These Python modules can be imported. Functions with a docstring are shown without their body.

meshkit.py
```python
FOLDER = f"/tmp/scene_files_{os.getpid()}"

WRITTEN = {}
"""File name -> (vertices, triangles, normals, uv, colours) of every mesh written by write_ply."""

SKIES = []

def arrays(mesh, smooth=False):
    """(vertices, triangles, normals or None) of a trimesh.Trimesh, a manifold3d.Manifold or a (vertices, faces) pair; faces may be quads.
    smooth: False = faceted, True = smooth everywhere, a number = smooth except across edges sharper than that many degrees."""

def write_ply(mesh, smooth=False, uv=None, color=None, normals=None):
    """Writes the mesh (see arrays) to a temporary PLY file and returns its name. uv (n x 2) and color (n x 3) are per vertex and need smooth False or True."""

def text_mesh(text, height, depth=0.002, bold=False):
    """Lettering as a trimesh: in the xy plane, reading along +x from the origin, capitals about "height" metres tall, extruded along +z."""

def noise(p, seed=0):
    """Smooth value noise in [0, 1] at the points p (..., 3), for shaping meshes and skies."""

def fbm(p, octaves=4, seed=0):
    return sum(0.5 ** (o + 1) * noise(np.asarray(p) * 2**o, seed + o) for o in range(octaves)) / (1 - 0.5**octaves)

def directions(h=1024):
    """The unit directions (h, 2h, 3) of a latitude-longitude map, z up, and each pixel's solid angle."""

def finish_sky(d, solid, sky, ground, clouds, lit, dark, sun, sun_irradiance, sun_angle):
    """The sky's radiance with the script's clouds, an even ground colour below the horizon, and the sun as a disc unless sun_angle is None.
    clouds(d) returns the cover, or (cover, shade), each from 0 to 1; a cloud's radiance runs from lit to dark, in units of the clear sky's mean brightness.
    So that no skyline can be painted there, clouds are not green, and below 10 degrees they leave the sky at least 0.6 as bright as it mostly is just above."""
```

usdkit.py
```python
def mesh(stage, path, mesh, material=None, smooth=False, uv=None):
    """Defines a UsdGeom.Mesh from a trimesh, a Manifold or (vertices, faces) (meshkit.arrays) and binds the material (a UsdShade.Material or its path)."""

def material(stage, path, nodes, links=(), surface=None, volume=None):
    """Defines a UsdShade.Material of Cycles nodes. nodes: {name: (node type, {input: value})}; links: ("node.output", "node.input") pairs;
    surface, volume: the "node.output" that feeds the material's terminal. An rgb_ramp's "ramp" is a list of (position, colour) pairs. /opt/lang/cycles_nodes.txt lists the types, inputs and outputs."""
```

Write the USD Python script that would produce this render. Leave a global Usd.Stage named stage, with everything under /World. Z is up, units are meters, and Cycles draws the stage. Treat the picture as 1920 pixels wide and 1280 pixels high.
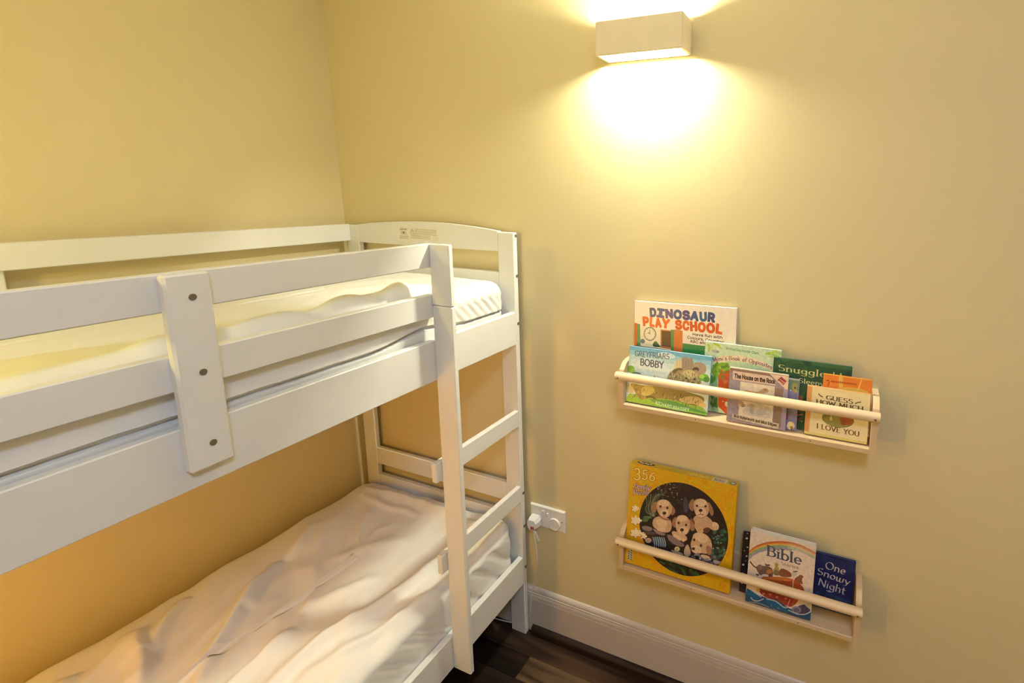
import math, random
import numpy as np
import trimesh, manifold3d as m3
import shapely
from scipy.ndimage import gaussian_filter
from shapely import affinity
from shapely.geometry import Polygon, LineString, Point, box as sbox, MultiPolygon
from shapely.ops import unary_union
import usdkit, meshkit
from pxr import Usd, UsdGeom, UsdLux, UsdShade, Gf, Sdf, Vt

stage = Usd.Stage.CreateInMemory()
UsdGeom.SetStageUpAxis(stage, UsdGeom.Tokens.z)
UsdGeom.SetStageMetersPerUnit(stage, 1.0)
UsdGeom.Xform.Define(stage, '/World')
stage.SetDefaultPrim(stage.GetPrimAtPath('/World'))
UsdGeom.Scope.Define(stage, '/World/Looks')
rng = random.Random(7)

# ------------------------------------------------------------------ camera
CAM = np.array([1.90105, -1.42922, 1.70193])
YAW, PITCH, ROLL, FPX, PX, PY = 21.9186, -9.6487, 0.7389, 929.65, 1206.05, 521.56
ya, pi_, ro = np.radians([YAW, PITCH, ROLL])
fw = np.array([-math.cos(pi_) * math.sin(ya), math.cos(pi_) * math.cos(ya), math.sin(pi_)])
rt = np.array([math.cos(ya), math.sin(ya), 0.0])
up = np.cross(rt, fw)
r2 = rt * math.cos(ro) + up * math.sin(ro)
u2 = -rt * math.sin(ro) + up * math.cos(ro)
cam = UsdGeom.Camera.Define(stage, '/World/camera')
cam.AddTransformOp().Set(Gf.Matrix4d(*r2, 0, *u2, 0, *(-fw), 0, *CAM, 1))
cam.CreateHorizontalApertureAttr(36.0)
cam.CreateVerticalApertureAttr(24.0)
cam.CreateFocalLengthAttr(FPX / 1920 * 36)
cam.CreateHorizontalApertureOffsetAttr(-(PX - 960) / 1920 * 36)
cam.CreateVerticalApertureOffsetAttr(-(640 - PY) / 1280 * 24)
cam.CreateClippingRangeAttr(Gf.Vec2f(0.02, 50))
cam.CreateExposureAttr(0.0)

# ------------------------------------------------------------------ light levels
LAMP_COLOR, LAMP_W = (1.0, 1.0, 0.76), 3400.0        # the wall lamp's tube
CEIL_COLOR, CEIL_W = (0.58, 0.715, 1.0), 38.0        # unseen ceiling light behind the camera, cool light over the room
CLIP_COLOR, CLIP_W = (1.0, 0.50, 0.06), 345.0        # unseen reading lamp at the foot end, lights the lower bunk
UPPER_COLOR, UPPER_W = (1.0, 0.82, 0.18), 300.0      # unseen reading lamp at the foot end, lights the upper bunk

# ------------------------------------------------------------------ helpers
names = {}


def numbered(parent, name):
    k = (parent, name)
    n = names.get(k, 0)
    names[k] = n + 1
    return f'{parent}/{name}' + (f'_{n:03d}' if n else '')


def path_of(parent):
    return '/World' if parent is None else (parent if isinstance(parent, str) else str(parent.GetPath()))


def tag(prim, label=None, cat=None, group=None, kind=None):
    p = prim.GetPrim() if hasattr(prim, 'GetPrim') else prim
    for k, v in (('label', label), ('category', cat), ('group', group), ('kind', kind)):
        if v:
            p.SetCustomDataByKey(k, v)
    return p


def obj(name, mesh, mat, parent=None, smooth=False, label=None):
    path = numbered(path_of(parent), name)
    p = usdkit.mesh(stage, path, mesh, mat, smooth).GetPrim()
    if label:
        tag(p, label)
    return p


def thing(name, label, cat, loc=(0, 0, 0), rot=(0, 0, 0), group=None):
    x = UsdGeom.Xform.Define(stage, numbered('/World', name))
    x.AddTranslateOp().Set(Gf.Vec3d(*map(float, loc)))
    if any(rot):
        x.AddRotateZOp().Set(float(rot[2]))
        x.AddRotateXOp().Set(float(rot[0]))
        x.AddRotateYOp().Set(float(rot[1]))
    return tag(x, label, cat, group)


def bevel_box(x0, x1, y0, y1, z0, z1, r=0.002):
    """A box with chamfered edges."""
    pts = []
    for sx in (0, 1):
        for sy in (0, 1):
            for sz in (0, 1):
                c = (x1 if sx else x0, y1 if sy else y0, z1 if sz else z0)
                d = (-r if sx else r, -r if sy else r, -r if sz else r)
                for k in range(3):
                    pts.append([c[i] + (d[i] if i != k else 0) for i in range(3)])
    return m3.Manifold.hull_points(np.array(pts))


def tri(m):
    k = m.to_mesh()
    return trimesh.Trimesh(np.array(k.vert_properties[:, :3]), np.array(k.tri_verts), process=False)


def cyl(p0, p1, r, n=24, r1=None):
    p0, p1 = np.asarray(p0, float), np.asarray(p1, float)
    d = p1 - p0
    L = np.linalg.norm(d)
    m = trimesh.creation.cylinder(radius=1, height=1, sections=n)
    v = m.vertices.copy()
    rr = np.where(v[:, 2] > 0, r1 if r1 is not None else r, r)
    v[:, :2] *= rr[:, None]
    v[:, 2] = (v[:, 2] + 0.5) * L
    m.vertices = v
    m.apply_transform(trimesh.geometry.align_vectors([0, 0, 1], d / L))
    m.apply_translation(p0)
    return m


def tube(points, r, n=10):
    P = np.asarray(points, float)
    t = np.linspace(0, 1, len(P))
    from scipy.interpolate import CubicSpline
    if len(P) > 2:
        P = CubicSpline(t, P)(np.linspace(0, 1, len(P) * 8))
    T = np.gradient(P, axis=0)
    T /= np.linalg.norm(T, axis=1, keepdims=True)
    ref = np.array([0.3, 0.9, 0.2])
    A = np.cross(T, ref)
    A /= np.linalg.norm(A, axis=1, keepdims=True)
    B = np.cross(T, A)
    a = np.linspace(0, 2 * np.pi, n, endpoint=False)
    V = (P[:, None] + r * (np.cos(a)[None, :, None] * A[:, None] + np.sin(a)[None, :, None] * B[:, None])).reshape(-1, 3)
    F = []
    for i in range(len(P) - 1):
        for j in range(n):
            k = (j + 1) % n
            F.append([i * n + j, i * n + k, (i + 1) * n + k, (i + 1) * n + j])
    F = np.array(F)
    F = np.vstack([F[:, [0, 1, 2]], F[:, [0, 2, 3]]])
    V = np.vstack([V, P[0], P[-1]])
    c0, c1 = len(V) - 2, len(V) - 1
    caps = [[c0, (j + 1) % n, j] for j in range(n)] + [[c1, (len(P) - 1) * n + j, (len(P) - 1) * n + (j + 1) % n] for j in range(n)]
    return trimesh.Trimesh(V, np.vstack([F, caps]), process=False)


def prism_x(profile, x0, x1):
    """Extrude a (y, z) profile along x."""
    m = trimesh.creation.extrude_polygon(Polygon(profile), x1 - x0)
    v = m.vertices
    m.vertices = np.stack([v[:, 2] + x0, v[:, 0], v[:, 1]], 1)
    return m


def lin(c):
    """sRGB 0-255 to linear."""
    if isinstance(c, str):
        c = [int(c[i:i + 2], 16) for i in (0, 2, 4)]
    c = np.array(c, float) / 255
    return tuple(np.where(c <= 0.04045, c / 12.92, ((c + 0.055) / 1.055) ** 2.4))


# ------------------------------------------------------------------ materials
def mat(name, color, rough=0.5, var=0.0, scale=(10, 10, 10), bump=0.0, bscale=200.0, spec=0.5, detail=4, coat=0.0):
    """Plain procedural material: noise in tone and in relief."""
    nodes = {'p': ('principled_bsdf', {'base_color': color, 'roughness': rough, 'specular_ior_level': spec, 'coat_weight': coat}),
             'tc': ('texture_coordinate', {})}
    links = []
    if var:
        nodes |= {'m': ('mapping', {'scale': scale}), 'n': ('noise_texture', {'scale': 1.0, 'detail': float(detail)}),
                  'r': ('rgb_ramp', {'ramp': [(0.25, tuple(c * (1 - var) for c in color)), (0.75, tuple(min(1, c * (1 + var)) for c in color))]})}
        links += [('tc.object', 'm.vector'), ('m.vector', 'n.vector'), ('n.fac', 'r.fac'), ('r.color', 'p.base_color')]
    if bump:
        nodes |= {'bn': ('noise_texture', {'scale': bscale, 'detail': 3.0}), 'b': ('bump', {'strength': 0.35, 'distance': bump})}
        links += [('tc.object', 'bn.vector'), ('bn.fac', 'b.height'), ('b.normal', 'p.normal')]
    return usdkit.material(stage, f'/World/Looks/{name}', nodes, links, surface='p.BSDF')


def wood(name, c0, c1, axis_scale, rough=0.5, bump=0.0004, dist=3.0, ring=9.0, rand=0.0, spec=0.5):
    """Wood with stretched grain; axis_scale is small along the grain."""
    nodes = {'tc': ('texture_coordinate', {}), 'oi': ('object_info', {}), 'm': ('mapping', {'scale': axis_scale}),
             'off': ('vector_math', {'math_type': 'add'}), 'rs': ('combine_xyz', {}), 'mul': ('math', {'math_type': 'multiply', 'value2': 37.0}),
             'n': ('noise_texture', {'scale': 1.0, 'detail': 6.0, 'roughness': 0.62, 'distortion': 0.35}),
             'n2': ('noise_texture', {'scale': 0.35, 'detail': 2.0}),
             'mx': ('math', {'math_type': 'multiply_add', 'value2': ring}),
             'sn': ('math', {'math_type': 'sine'}), 'sc': ('map_range', {'from_min': -1.0, 'from_max': 1.0}),
             'mf': ('mix_float', {'fac': 0.45}),
             'r': ('rgb_ramp', {'ramp': [(0.2, c0), (0.8, c1)]}),
             'hv': ('hsv', {}), 'vr': ('map_range', {'to_min': 1 - rand, 'to_max': 1 + rand}),
             'b': ('bump', {'strength': 0.4, 'distance': bump}),
             'p': ('principled_bsdf', {'roughness': rough, 'specular_ior_level': spec})}
    links = [('oi.random', 'mul.value1'), ('mul.value', 'rs.x'), ('mul.value', 'rs.y'), ('mul.value', 'rs.z'),
             ('tc.object', 'm.vector'), ('m.vector', 'off.vector1'), ('rs.vector', 'off.vector2'),
             ('off.vector', 'n.vector'), ('off.vector', 'n2.vector'), ('n2.fac', 'mx.value1'), ('n.fac', 'mx.value3'), ('mx.value', 'sn.value1'),
             ('sn.value', 'sc.value'), ('n.fac', 'mf.a'), ('sc.result', 'mf.b'), ('mf.result', 'r.fac'),
             ('oi.random', 'vr.value'), ('vr.result', 'hv.value'), ('r.color', 'hv.color'), ('hv.color', 'p.base_color'),
             ('mf.result', 'b.height'), ('b.normal', 'p.normal')]
    return usdkit.material(stage, f'/World/Looks/{name}', nodes, links, surface='p.BSDF')


M_wall = mat('wall_paint', (0.715, 0.605, 0.35), 0.62, 0.03, (1.3, 1.3, 1.3), 0.0006, 260)
M_ceil = mat('ceiling_paint', (0.80, 0.79, 0.75), 0.8, 0.02, (1, 1, 1))
M_trim = mat('trim_paint', (0.58, 0.52, 0.49), 0.35, 0.03, (6, 6, 6), 0.0002, 120)
M_bed = mat('bed_lacquer', (0.80, 0.78, 0.75), 0.38, 0.025, (3, 9, 9), 0.0003, 90)
M_bolt = mat('bolt_steel', (0.16, 0.13, 0.08), 0.4)
M_sheet = mat('sheet_cotton', (0.83, 0.81, 0.78), 0.95, 0.02, (5, 5, 5), 0.0005, 700, 0.2)
M_matt = mat('mattress_fabric', (0.76, 0.75, 0.73), 0.9, 0.03, (8, 8, 8), 0.0006, 500, 0.2)
M_lab = mat('label_paper', (0.78, 0.74, 0.66), 0.6)
M_labink = mat('label_ink', (0.42, 0.36, 0.28), 0.7)
M_plast = mat('socket_plastic', (0.80, 0.78, 0.76), 0.3, coat=0.2)
M_cable = mat('cable_plastic', (0.74, 0.72, 0.68), 0.45)
M_red = mat('plug_label_red', (0.45, 0.06, 0.05), 0.5)
M_dark = mat('dark_slot', (0.03, 0.028, 0.025), 0.6)
M_plaster = mat('lamp_plaster', (0.86, 0.75, 0.56), 0.75, 0.02, (20, 20, 20), 0.0004, 150)
M_page = mat('page_paper', (0.78, 0.75, 0.68), 0.8, 0.08, (3, 3, 900))
M_beading = wood('dark_beading', (0.016, 0.009, 0.006), (0.05, 0.026, 0.016), (4, 60, 60), 0.5, spec=0.2)
M_floor = [wood(f'floor_laminate_{"abc"[i]}', c0, c1, (3.2, 34, 34), 0.5, 0.0008, ring=22.0, rand=0.25, spec=0.18) for i, (c0, c1) in enumerate(
    [((0.009, 0.005, 0.004), (0.036, 0.018, 0.011)), ((0.014, 0.0075, 0.005), (0.062, 0.033, 0.018)), ((0.024, 0.013, 0.008), (0.120, 0.072, 0.038))])]
M_sub = mat('subfloor', (0.01, 0.008, 0.006), 0.9)
M_pine = wood('shelf_pine_long', (0.66, 0.47, 0.28), (0.80, 0.63, 0.43), (3, 50, 50), 0.45, 0.0003)
M_pine_v = wood('shelf_pine_upright', (0.66, 0.47, 0.28), (0.80, 0.63, 0.43), (40, 40, 4), 0.45, 0.0003)
M_dowel = wood('dowel_pine', (0.72, 0.53, 0.33), (0.82, 0.66, 0.46), (2.5, 30, 30), 0.4, 0.0002)


def emitter(name, color, strength):
    return usdkit.material(stage, f'/World/Looks/{name}', {'e': ('emission', {'color': color, 'strength': strength})}, [], surface='e.emission')


M_bulb = emitter('bulb_glow', LAMP_COLOR, LAMP_W)
M_upper = emitter('upper_reading_bulb_glow', UPPER_COLOR, UPPER_W)
M_clip = emitter('reading_bulb_glow', CLIP_COLOR, CLIP_W)
M_diff = emitter('ceiling_diffuser_glow', CEIL_COLOR, CEIL_W)


def print_mat(name, rough=0.35, var=0.10, scale=60.0, coat=0.15):
    """Printed card: the mesh's own print colours, slightly uneven ink."""
    nodes = {'a': ('attribute', {'attribute': 'ink'}), 'tc': ('texture_coordinate', {}), 'n': ('noise_texture', {'scale': scale, 'detail': 4.0}),
             'mr': ('map_range', {'from_min': 0.25, 'from_max': 0.75, 'to_min': 1 - var, 'to_max': 1 + var}),
             'h': ('hsv', {}), 'p': ('principled_bsdf', {'roughness': rough, 'coat_weight': coat, 'coat_roughness': 0.2})}
    links = [('tc.object', 'n.vector'), ('n.fac', 'mr.value'), ('mr.result', 'h.value'), ('a.color', 'h.color'), ('h.color', 'p.base_color')]
    return usdkit.material(stage, f'/World/Looks/{name}', nodes, links, surface='p.BSDF')


M_print = print_mat('printed_cover', 0.35, 0.06, 70)
M_paint = print_mat('painted_cover', 0.35, 0.16, 110)
M_puzzle = print_mat('puzzle_card', 0.4, 0.15, 120)

# ------------------------------------------------------------------ the room
RX, RY, RZ = 3.1, -2.75, 2.62


def struct(name, mesh, m, smooth=False):
    p = obj(name, mesh, m, None, smooth)
    tag(p, kind='structure')
    return p


T = 0.1
wb = struct('wall_back', trimesh.creation.box(bounds=[(-T, 0, -0.05), (RX + T, T, RZ + 0.05)]), M_wall)
tag(wb, 'pale yellow-green painted wall carrying the lamp, the socket and both bookshelves', 'wall')
LEAN = lambda z: 0.049 - 0.0249 * z              # the left wall is slightly out of plumb
wl = struct('wall_left', m3.Manifold.hull_points(np.array([(x, y, z) for y in (RY, 0) for z in (-0.05, RZ + 0.05) for x in (-T - 0.05, LEAN(z))])), M_wall)
tag(wl, 'pale yellow-green painted wall along the long side of the bunk bed', 'wall')
tag(struct('wall_right', trimesh.creation.box(bounds=[(RX, RY, -0.05), (RX + T, 0, RZ + 0.05)]), M_wall), 'painted wall to the right of the camera, out of the picture', 'wall')
tag(struct('wall_front', trimesh.creation.box(bounds=[(-T, RY - T, -0.05), (RX + T, RY, RZ + 0.05)]), M_wall), 'painted wall behind the camera, out of the picture', 'wall')
tag(struct('ceiling', trimesh.creation.box(bounds=[(-T, RY - T, RZ), (RX + T, T, RZ + T)]), M_ceil), 'white painted ceiling above the bunk bed and wall lamp', 'ceiling')

# floor of narrow laminate planks running along the shelf wall
fl = UsdGeom.Xform.Define(stage, '/World/floor')
tag(fl, 'dark brown wood-effect floor of narrow planks below the bunk bed', 'floor', kind='structure')
obj('subfloor', trimesh.creation.box(bounds=[(-T, RY - T, -0.1), (RX + T, T, -0.012)]), M_sub, fl)
PW = 0.0905
yy, row = -0.0205, 0
frng = random.Random(11)
while yy > RY:
    y1, y0 = yy, max(yy - PW, RY)
    xs = [0.0]
    x = {0: 0.62, 1: 0.935, 2: 0.70}.get(row, frng.uniform(0.25, 0.75))
    while x < RX - 0.2:
        xs.append(x)
        x += {0: 0.95, 1: 0.70}.get(row, frng.uniform(0.55, 0.95))
    xs.append(RX)
    for a, b in zip(xs[:-1], xs[1:]):
        k = {0: 1, 1: 2 if a > 0.9 else 0, 2: 0}.get(row, frng.choice([0, 0, 1, 1, 2]))
        if row == 0 and a > 0.5:
            k = 1
        if row == 2 and a > 0.6:
            k = 1
        obj('plank', bevel_box(a + 0.0004, b - 0.0004, y0 + 0.0004, y1 - 0.0004, -0.012, 0.0, 0.0009), M_floor[k], fl)
    yy -= PW
    row += 1
obj('plank', bevel_box(0, RX, -0.0205, -0.001, -0.012, -0.0002, 0.0006), M_floor[0], fl)

# skirting boards and the dark beading at their foot
HS = 0.192
prof = [(-0.0004, 0.0), (-0.0136, 0.0), (-0.0136, 0.142), (-0.0130, 0.146), (-0.0130, 0.150), (-0.0128, 0.153), (-0.0125, 0.157), (-0.0112, 0.163), (-0.0112, 0.168),
        (-0.0095, 0.171), (-0.0095, 0.176), (-0.0080, 0.182), (-0.0045, 0.1885), (-0.0004, HS)]
sk = struct('baseboard_back', prism_x(prof, 0.0, RX), M_trim)
tag(sk, 'white moulded skirting board along the foot of the shelf wall', 'skirting board')
m = prism_x(prof, 0.0, -RY)
v = m.vertices
m.vertices = np.stack([0.0475 - v[:, 1], -v[:, 0], v[:, 2]], 1)
m.invert()
tag(struct('baseboard_left', m, M_trim), 'white skirting board behind the bunk bed along the left wall', 'skirting board')
bead = [(-0.0140, 0.0), (-0.0320, 0.0)] + [(-0.0145 - 0.0175 * math.cos(a), 0.0150 + 0.0180 * math.sin(a)) for a in np.linspace(0, math.pi / 2, 7)] + [(-0.0140, 0.033)]
tag(struct('trim_1', prism_x(bead, 0.885, RX), M_beading, 40), 'dark brown quarter-round beading at the foot of the skirting board', 'beading')

# unseen ceiling light behind the camera, placed to light walls and bed fronts
for lab, lx, ly, dm in (('unseen round flush ceiling light behind the camera, lighting the walls and bed fronts', 2.25, -1.75, M_diff),):
    cl = thing('ceiling_light', lab, 'ceiling light', (lx, ly, RZ))
    obj('base', cyl((0, 0, -0.025), (0, 0, 0), 0.27, 48), M_ceil, cl)
    dome = trimesh.creation.icosphere(3, 1.0)
    dome = dome.slice_plane([0, 0, 0], [0, 0, -1])
    dome.apply_scale([0.25, 0.25, 0.06])
    dome.apply_translation([0, 0, -0.026])
    obj('diffuser', dome, dm, cl, True)

# ------------------------------------------------------------------ wall lamp
LX0, LX1, LZ0, LZ1, LD = 1.204, 1.464, 2.0895, 2.1812, 0.0867
lamp = thing('wall_lamp', 'white rectangular plaster up-and-down wall light, lit, above the shelves', 'wall lamp', ((LX0 + LX1) / 2, 0, (LZ0 + LZ1) / 2))
hw, hh, t = (LX1 - LX0) / 2, (LZ1 - LZ0) / 2, 0.0075
outer = bevel_box(-hw, hw, -LD, -0.001, -hh, hh, 0.0025)
inner = m3.Manifold.cube([2 * (hw - t), LD - 2 * t - 0.001, 2 * hh + 0.1]).translate([-(hw - t), -LD + t, -hh - 0.05])
obj('housing', outer - inner, M_plaster, lamp)
holders = [cyl((sg * 0.060, -0.046, 0), (sg * 0.074, -0.046, 0), 0.0075, 20) for sg in (1, -1)]
stems = [trimesh.creation.box(bounds=[(x - 0.004, -0.050, -0.006), (x + 0.004, -0.008, 0.006)]) for x in (0.069, -0.069)]
for hd, st in zip(holders, stems):
    obj('lamp_holder', trimesh.util.concatenate([hd, st]), M_plast, lamp)
cap = trimesh.creation.capsule(height=0.110, radius=0.0055, count=[16, 16])
cap.apply_transform(trimesh.transformations.rotation_matrix(math.pi / 2, [0, 1, 0]))
cap.apply_translation(np.array([0, -0.046, 0]) - cap.bounds.mean(0))
obj('bulb', cap, M_bulb, lamp, True, label='glowing bulb')

# ------------------------------------------------------------------ bunk bed
W, BX = 0.8658, 0.0667
TH, PWD = 0.0216, 0.0655
PY1, PY0 = -0.0186, -0.0392             # head posts
YF = -1.87                              # foot end of the bed
Ymid = -0.955
bed = thing('bunk_bed', 'white painted wooden bunk bed with ladder and guard rails along the left wall', 'bunk bed')


def flip(m):
    """Mirror a part of the head end to the foot end."""
    q = tri(m) if hasattr(m, 'to_mesh') else m.copy()
    q.vertices[:, 1] = 2 * Ymid - q.vertices[:, 1]
    q.invert()
    return q


def bb(*a, r=0.0022):
    return bevel_box(*a, r)


def bolt(x, y, z, axis, r=0.0052, parent=None):
    d = {'x': (1, 0, 0), 'y': (0, 1, 0)}[axis]
    o = np.array([x, y, z])
    ring = trimesh.creation.annulus(r_min=r * 0.42, r_max=r, height=0.0014, sections=18)
    hole = trimesh.creation.cylinder(radius=r * 0.55, height=0.0006, sections=12)
    q = trimesh.util.concatenate([ring, hole])
    q.apply_transform(trimesh.geometry.align_vectors([0, 0, 1], d))
    q.apply_translation(o)
    return obj('bolt', q, M_bolt, parent)


ZP = 1.567
for x0, x1, front in ((BX, BX + PWD, False), (W - PWD, W, True)):
    head = bb(x0, x1, PY0, PY1, 0, ZP)
    p = obj('post', head, M_bed, bed)
    if front:
        for z in (1.5555, 1.4170, 1.2480, 0.5975, 0.4615, 0.2890):
            bolt(W + 0.0005, -0.0262, z, 'x', 0.0055, p)
    obj('post', flip(head), M_bed, bed)

xa, xb = BX + PWD, W - PWD
xs = np.linspace(xa, xb, 25)
arch = [(x, 1.5700 + 0.0205 * (1 - ((x - (xa + xb) / 2) / ((xb - xa) / 2)) ** 2)) for x in xs]
am = trimesh.creation.extrude_polygon(Polygon([(xa, 1.5009), (xb, 1.5009)] + arch[::-1]), PY1 - PY0 - 0.001)
v = am.vertices
am.vertices = np.stack([v[:, 0], PY1 - 0.0005 - v[:, 2], v[:, 1]], 1)
hr = obj('headboard_arch', am, M_bed, bed)
obj('headboard_arch', flip(am), M_bed, bed)
for z0, z1 in ((1.3640, 1.4290), (0.5560, 0.6300), (0.4400, 0.5075)):
    q = bb(xa, xb, PY0 + 0.0005, PY1 - 0.0005, z0, z1)
    obj('headboard_rail', q, M_bed, bed)
    obj('headboard_rail', flip(q), M_bed, bed)
for z0, z1 in ((1.1746, 1.2915), (0.2255, 0.3383)):
    q = bb(xa, xb, PY0 + 0.0005, PY1 - 0.0005, z0, z1 - 0.004)
    obj('end_rail', q, M_bed, bed)
    obj('end_rail', flip(q), M_bed, bed)
    obj('side_rail', bb(W - TH, W, 2 * Ymid - PY0, PY0, z0, z1), M_bed, bed)
    obj('side_rail', bb(BX, BX + TH, 2 * Ymid - PY0, PY0, z0, z1), M_bed, bed)
    for k in range(12):
        y = -0.12 - k * 0.1505
        obj('slat', bb(BX + TH, W - TH, y - 0.03, y + 0.03, z0 + 0.045, z0 + 0.063), M_bed, bed)

SY1, SY0 = -0.3937, -0.4106
for z0, z1 in ((1.4972, 1.5622), (1.3578, 1.4223)):
    obj('guard_rail', bb(W - TH, W, 2 * Ymid - PY0, SY1, z0, z1), M_bed, bed)
obj('back_guard_rail', bb(BX, BX + TH, 2 * Ymid - PY0, PY0, 1.5050, 1.5705), M_bed, bed)
obj('back_guard_board', bb(BX - 0.0202, BX, -0.990, -0.9215, 1.212, 1.5705), M_bed, bed)
gb = obj('guard_board', bb(W, W + 0.0205, -0.9885, -0.9225, 1.2115, 1.5615, r=0.004), M_bed, bed)
for z in (1.5200, 1.3870, 1.2555):
    bolt(W + 0.0206, -0.952, z, 'x', 0.0058, gb)

# ladder: stile outside the rails, rungs behind it
SX1 = 0.9333
obj('ladder_stile', bb(W, SX1, SY0, SY1, 0.2255, 1.3920, r=0.0028), M_bed, bed)
obj('ladder_stile', bb(W, SX1, SY0, SY1, 1.3932, 1.5622, r=0.0028), M_bed, bed)
for z0, z1 in ((0.8685, 0.9286), (0.5700, 0.6320)):
    obj('ladder_rung', bb(W - 0.0185, W, -0.4320, PY0, z0, z1), M_bed, bed)

# unseen reading lamps at each foot end, placed to light the inside of the bunks
def clip_lamp(label, x, z, sg, glow):
    cp = thing('clip_lamp', label, 'reading lamp', (x, 2 * Ymid - PY0 + 0.001, z))
    obj('clip', bevel_box(-0.02, 0.02, 0.0, 0.012, -0.05 if sg > 0 else -0.012, 0.012 if sg > 0 else 0.05, 0.001), M_plast, cp)
    obj('arm', tube([(0, 0.006, sg * 0.01), (0, 0.05, sg * 0.045), (0, 0.09, sg * 0.06), (0, 0.11, sg * 0.08)], 0.004), M_plast, cp, True)
    obj('socket', cyl((0, 0.11, sg * 0.076), (0, 0.116, sg * 0.098), 0.014, 24), M_plast, cp)
    gl = trimesh.creation.icosphere(3, 0.034)
    gl.apply_translation([0, 0.124, sg * 0.126])
    obj('bulb', gl, glow, cp, True, label='glowing round bulb')


clip_lamp('white reading lamp clipped to the foot end of the lower bunk, out of view, lighting the wall, sheet and ladder there', 0.74, 1.1746, -1, M_clip)
clip_lamp('white reading lamp clipped to the foot end of the upper bunk, out of view, lighting the headboard and wall corner', 0.70, 1.5850, 1, M_upper)

# ------------------------------------------------------------------ flat print: vector art on real covers
from functools import lru_cache


@lru_cache(None)
def sans(text, bold):
    m = meshkit.text_mesh(text, 1.0, 0.01, bold)
    top = np.abs(m.vertices[m.faces][:, :, 2] - 0.01).max(1) < 1e-6
    return unary_union([Polygon(q[:, :2]) for q in m.vertices[m.faces[top]] if abs(np.cross(q[1, :2] - q[0, :2], q[2, :2] - q[0, :2])) > 1e-9])


def arc(cx, cy, rx, ry, a0, a1, n=14):
    a = np.radians(np.linspace(a0, a1, n))
    return [(cx + rx * math.cos(t), cy + ry * math.sin(t)) for t in a]


def L(*p):
    return ('l', [(p[i], p[i + 1]) for i in range(0, len(p), 2)])


def C(pts):
    return ('c', pts)


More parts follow.
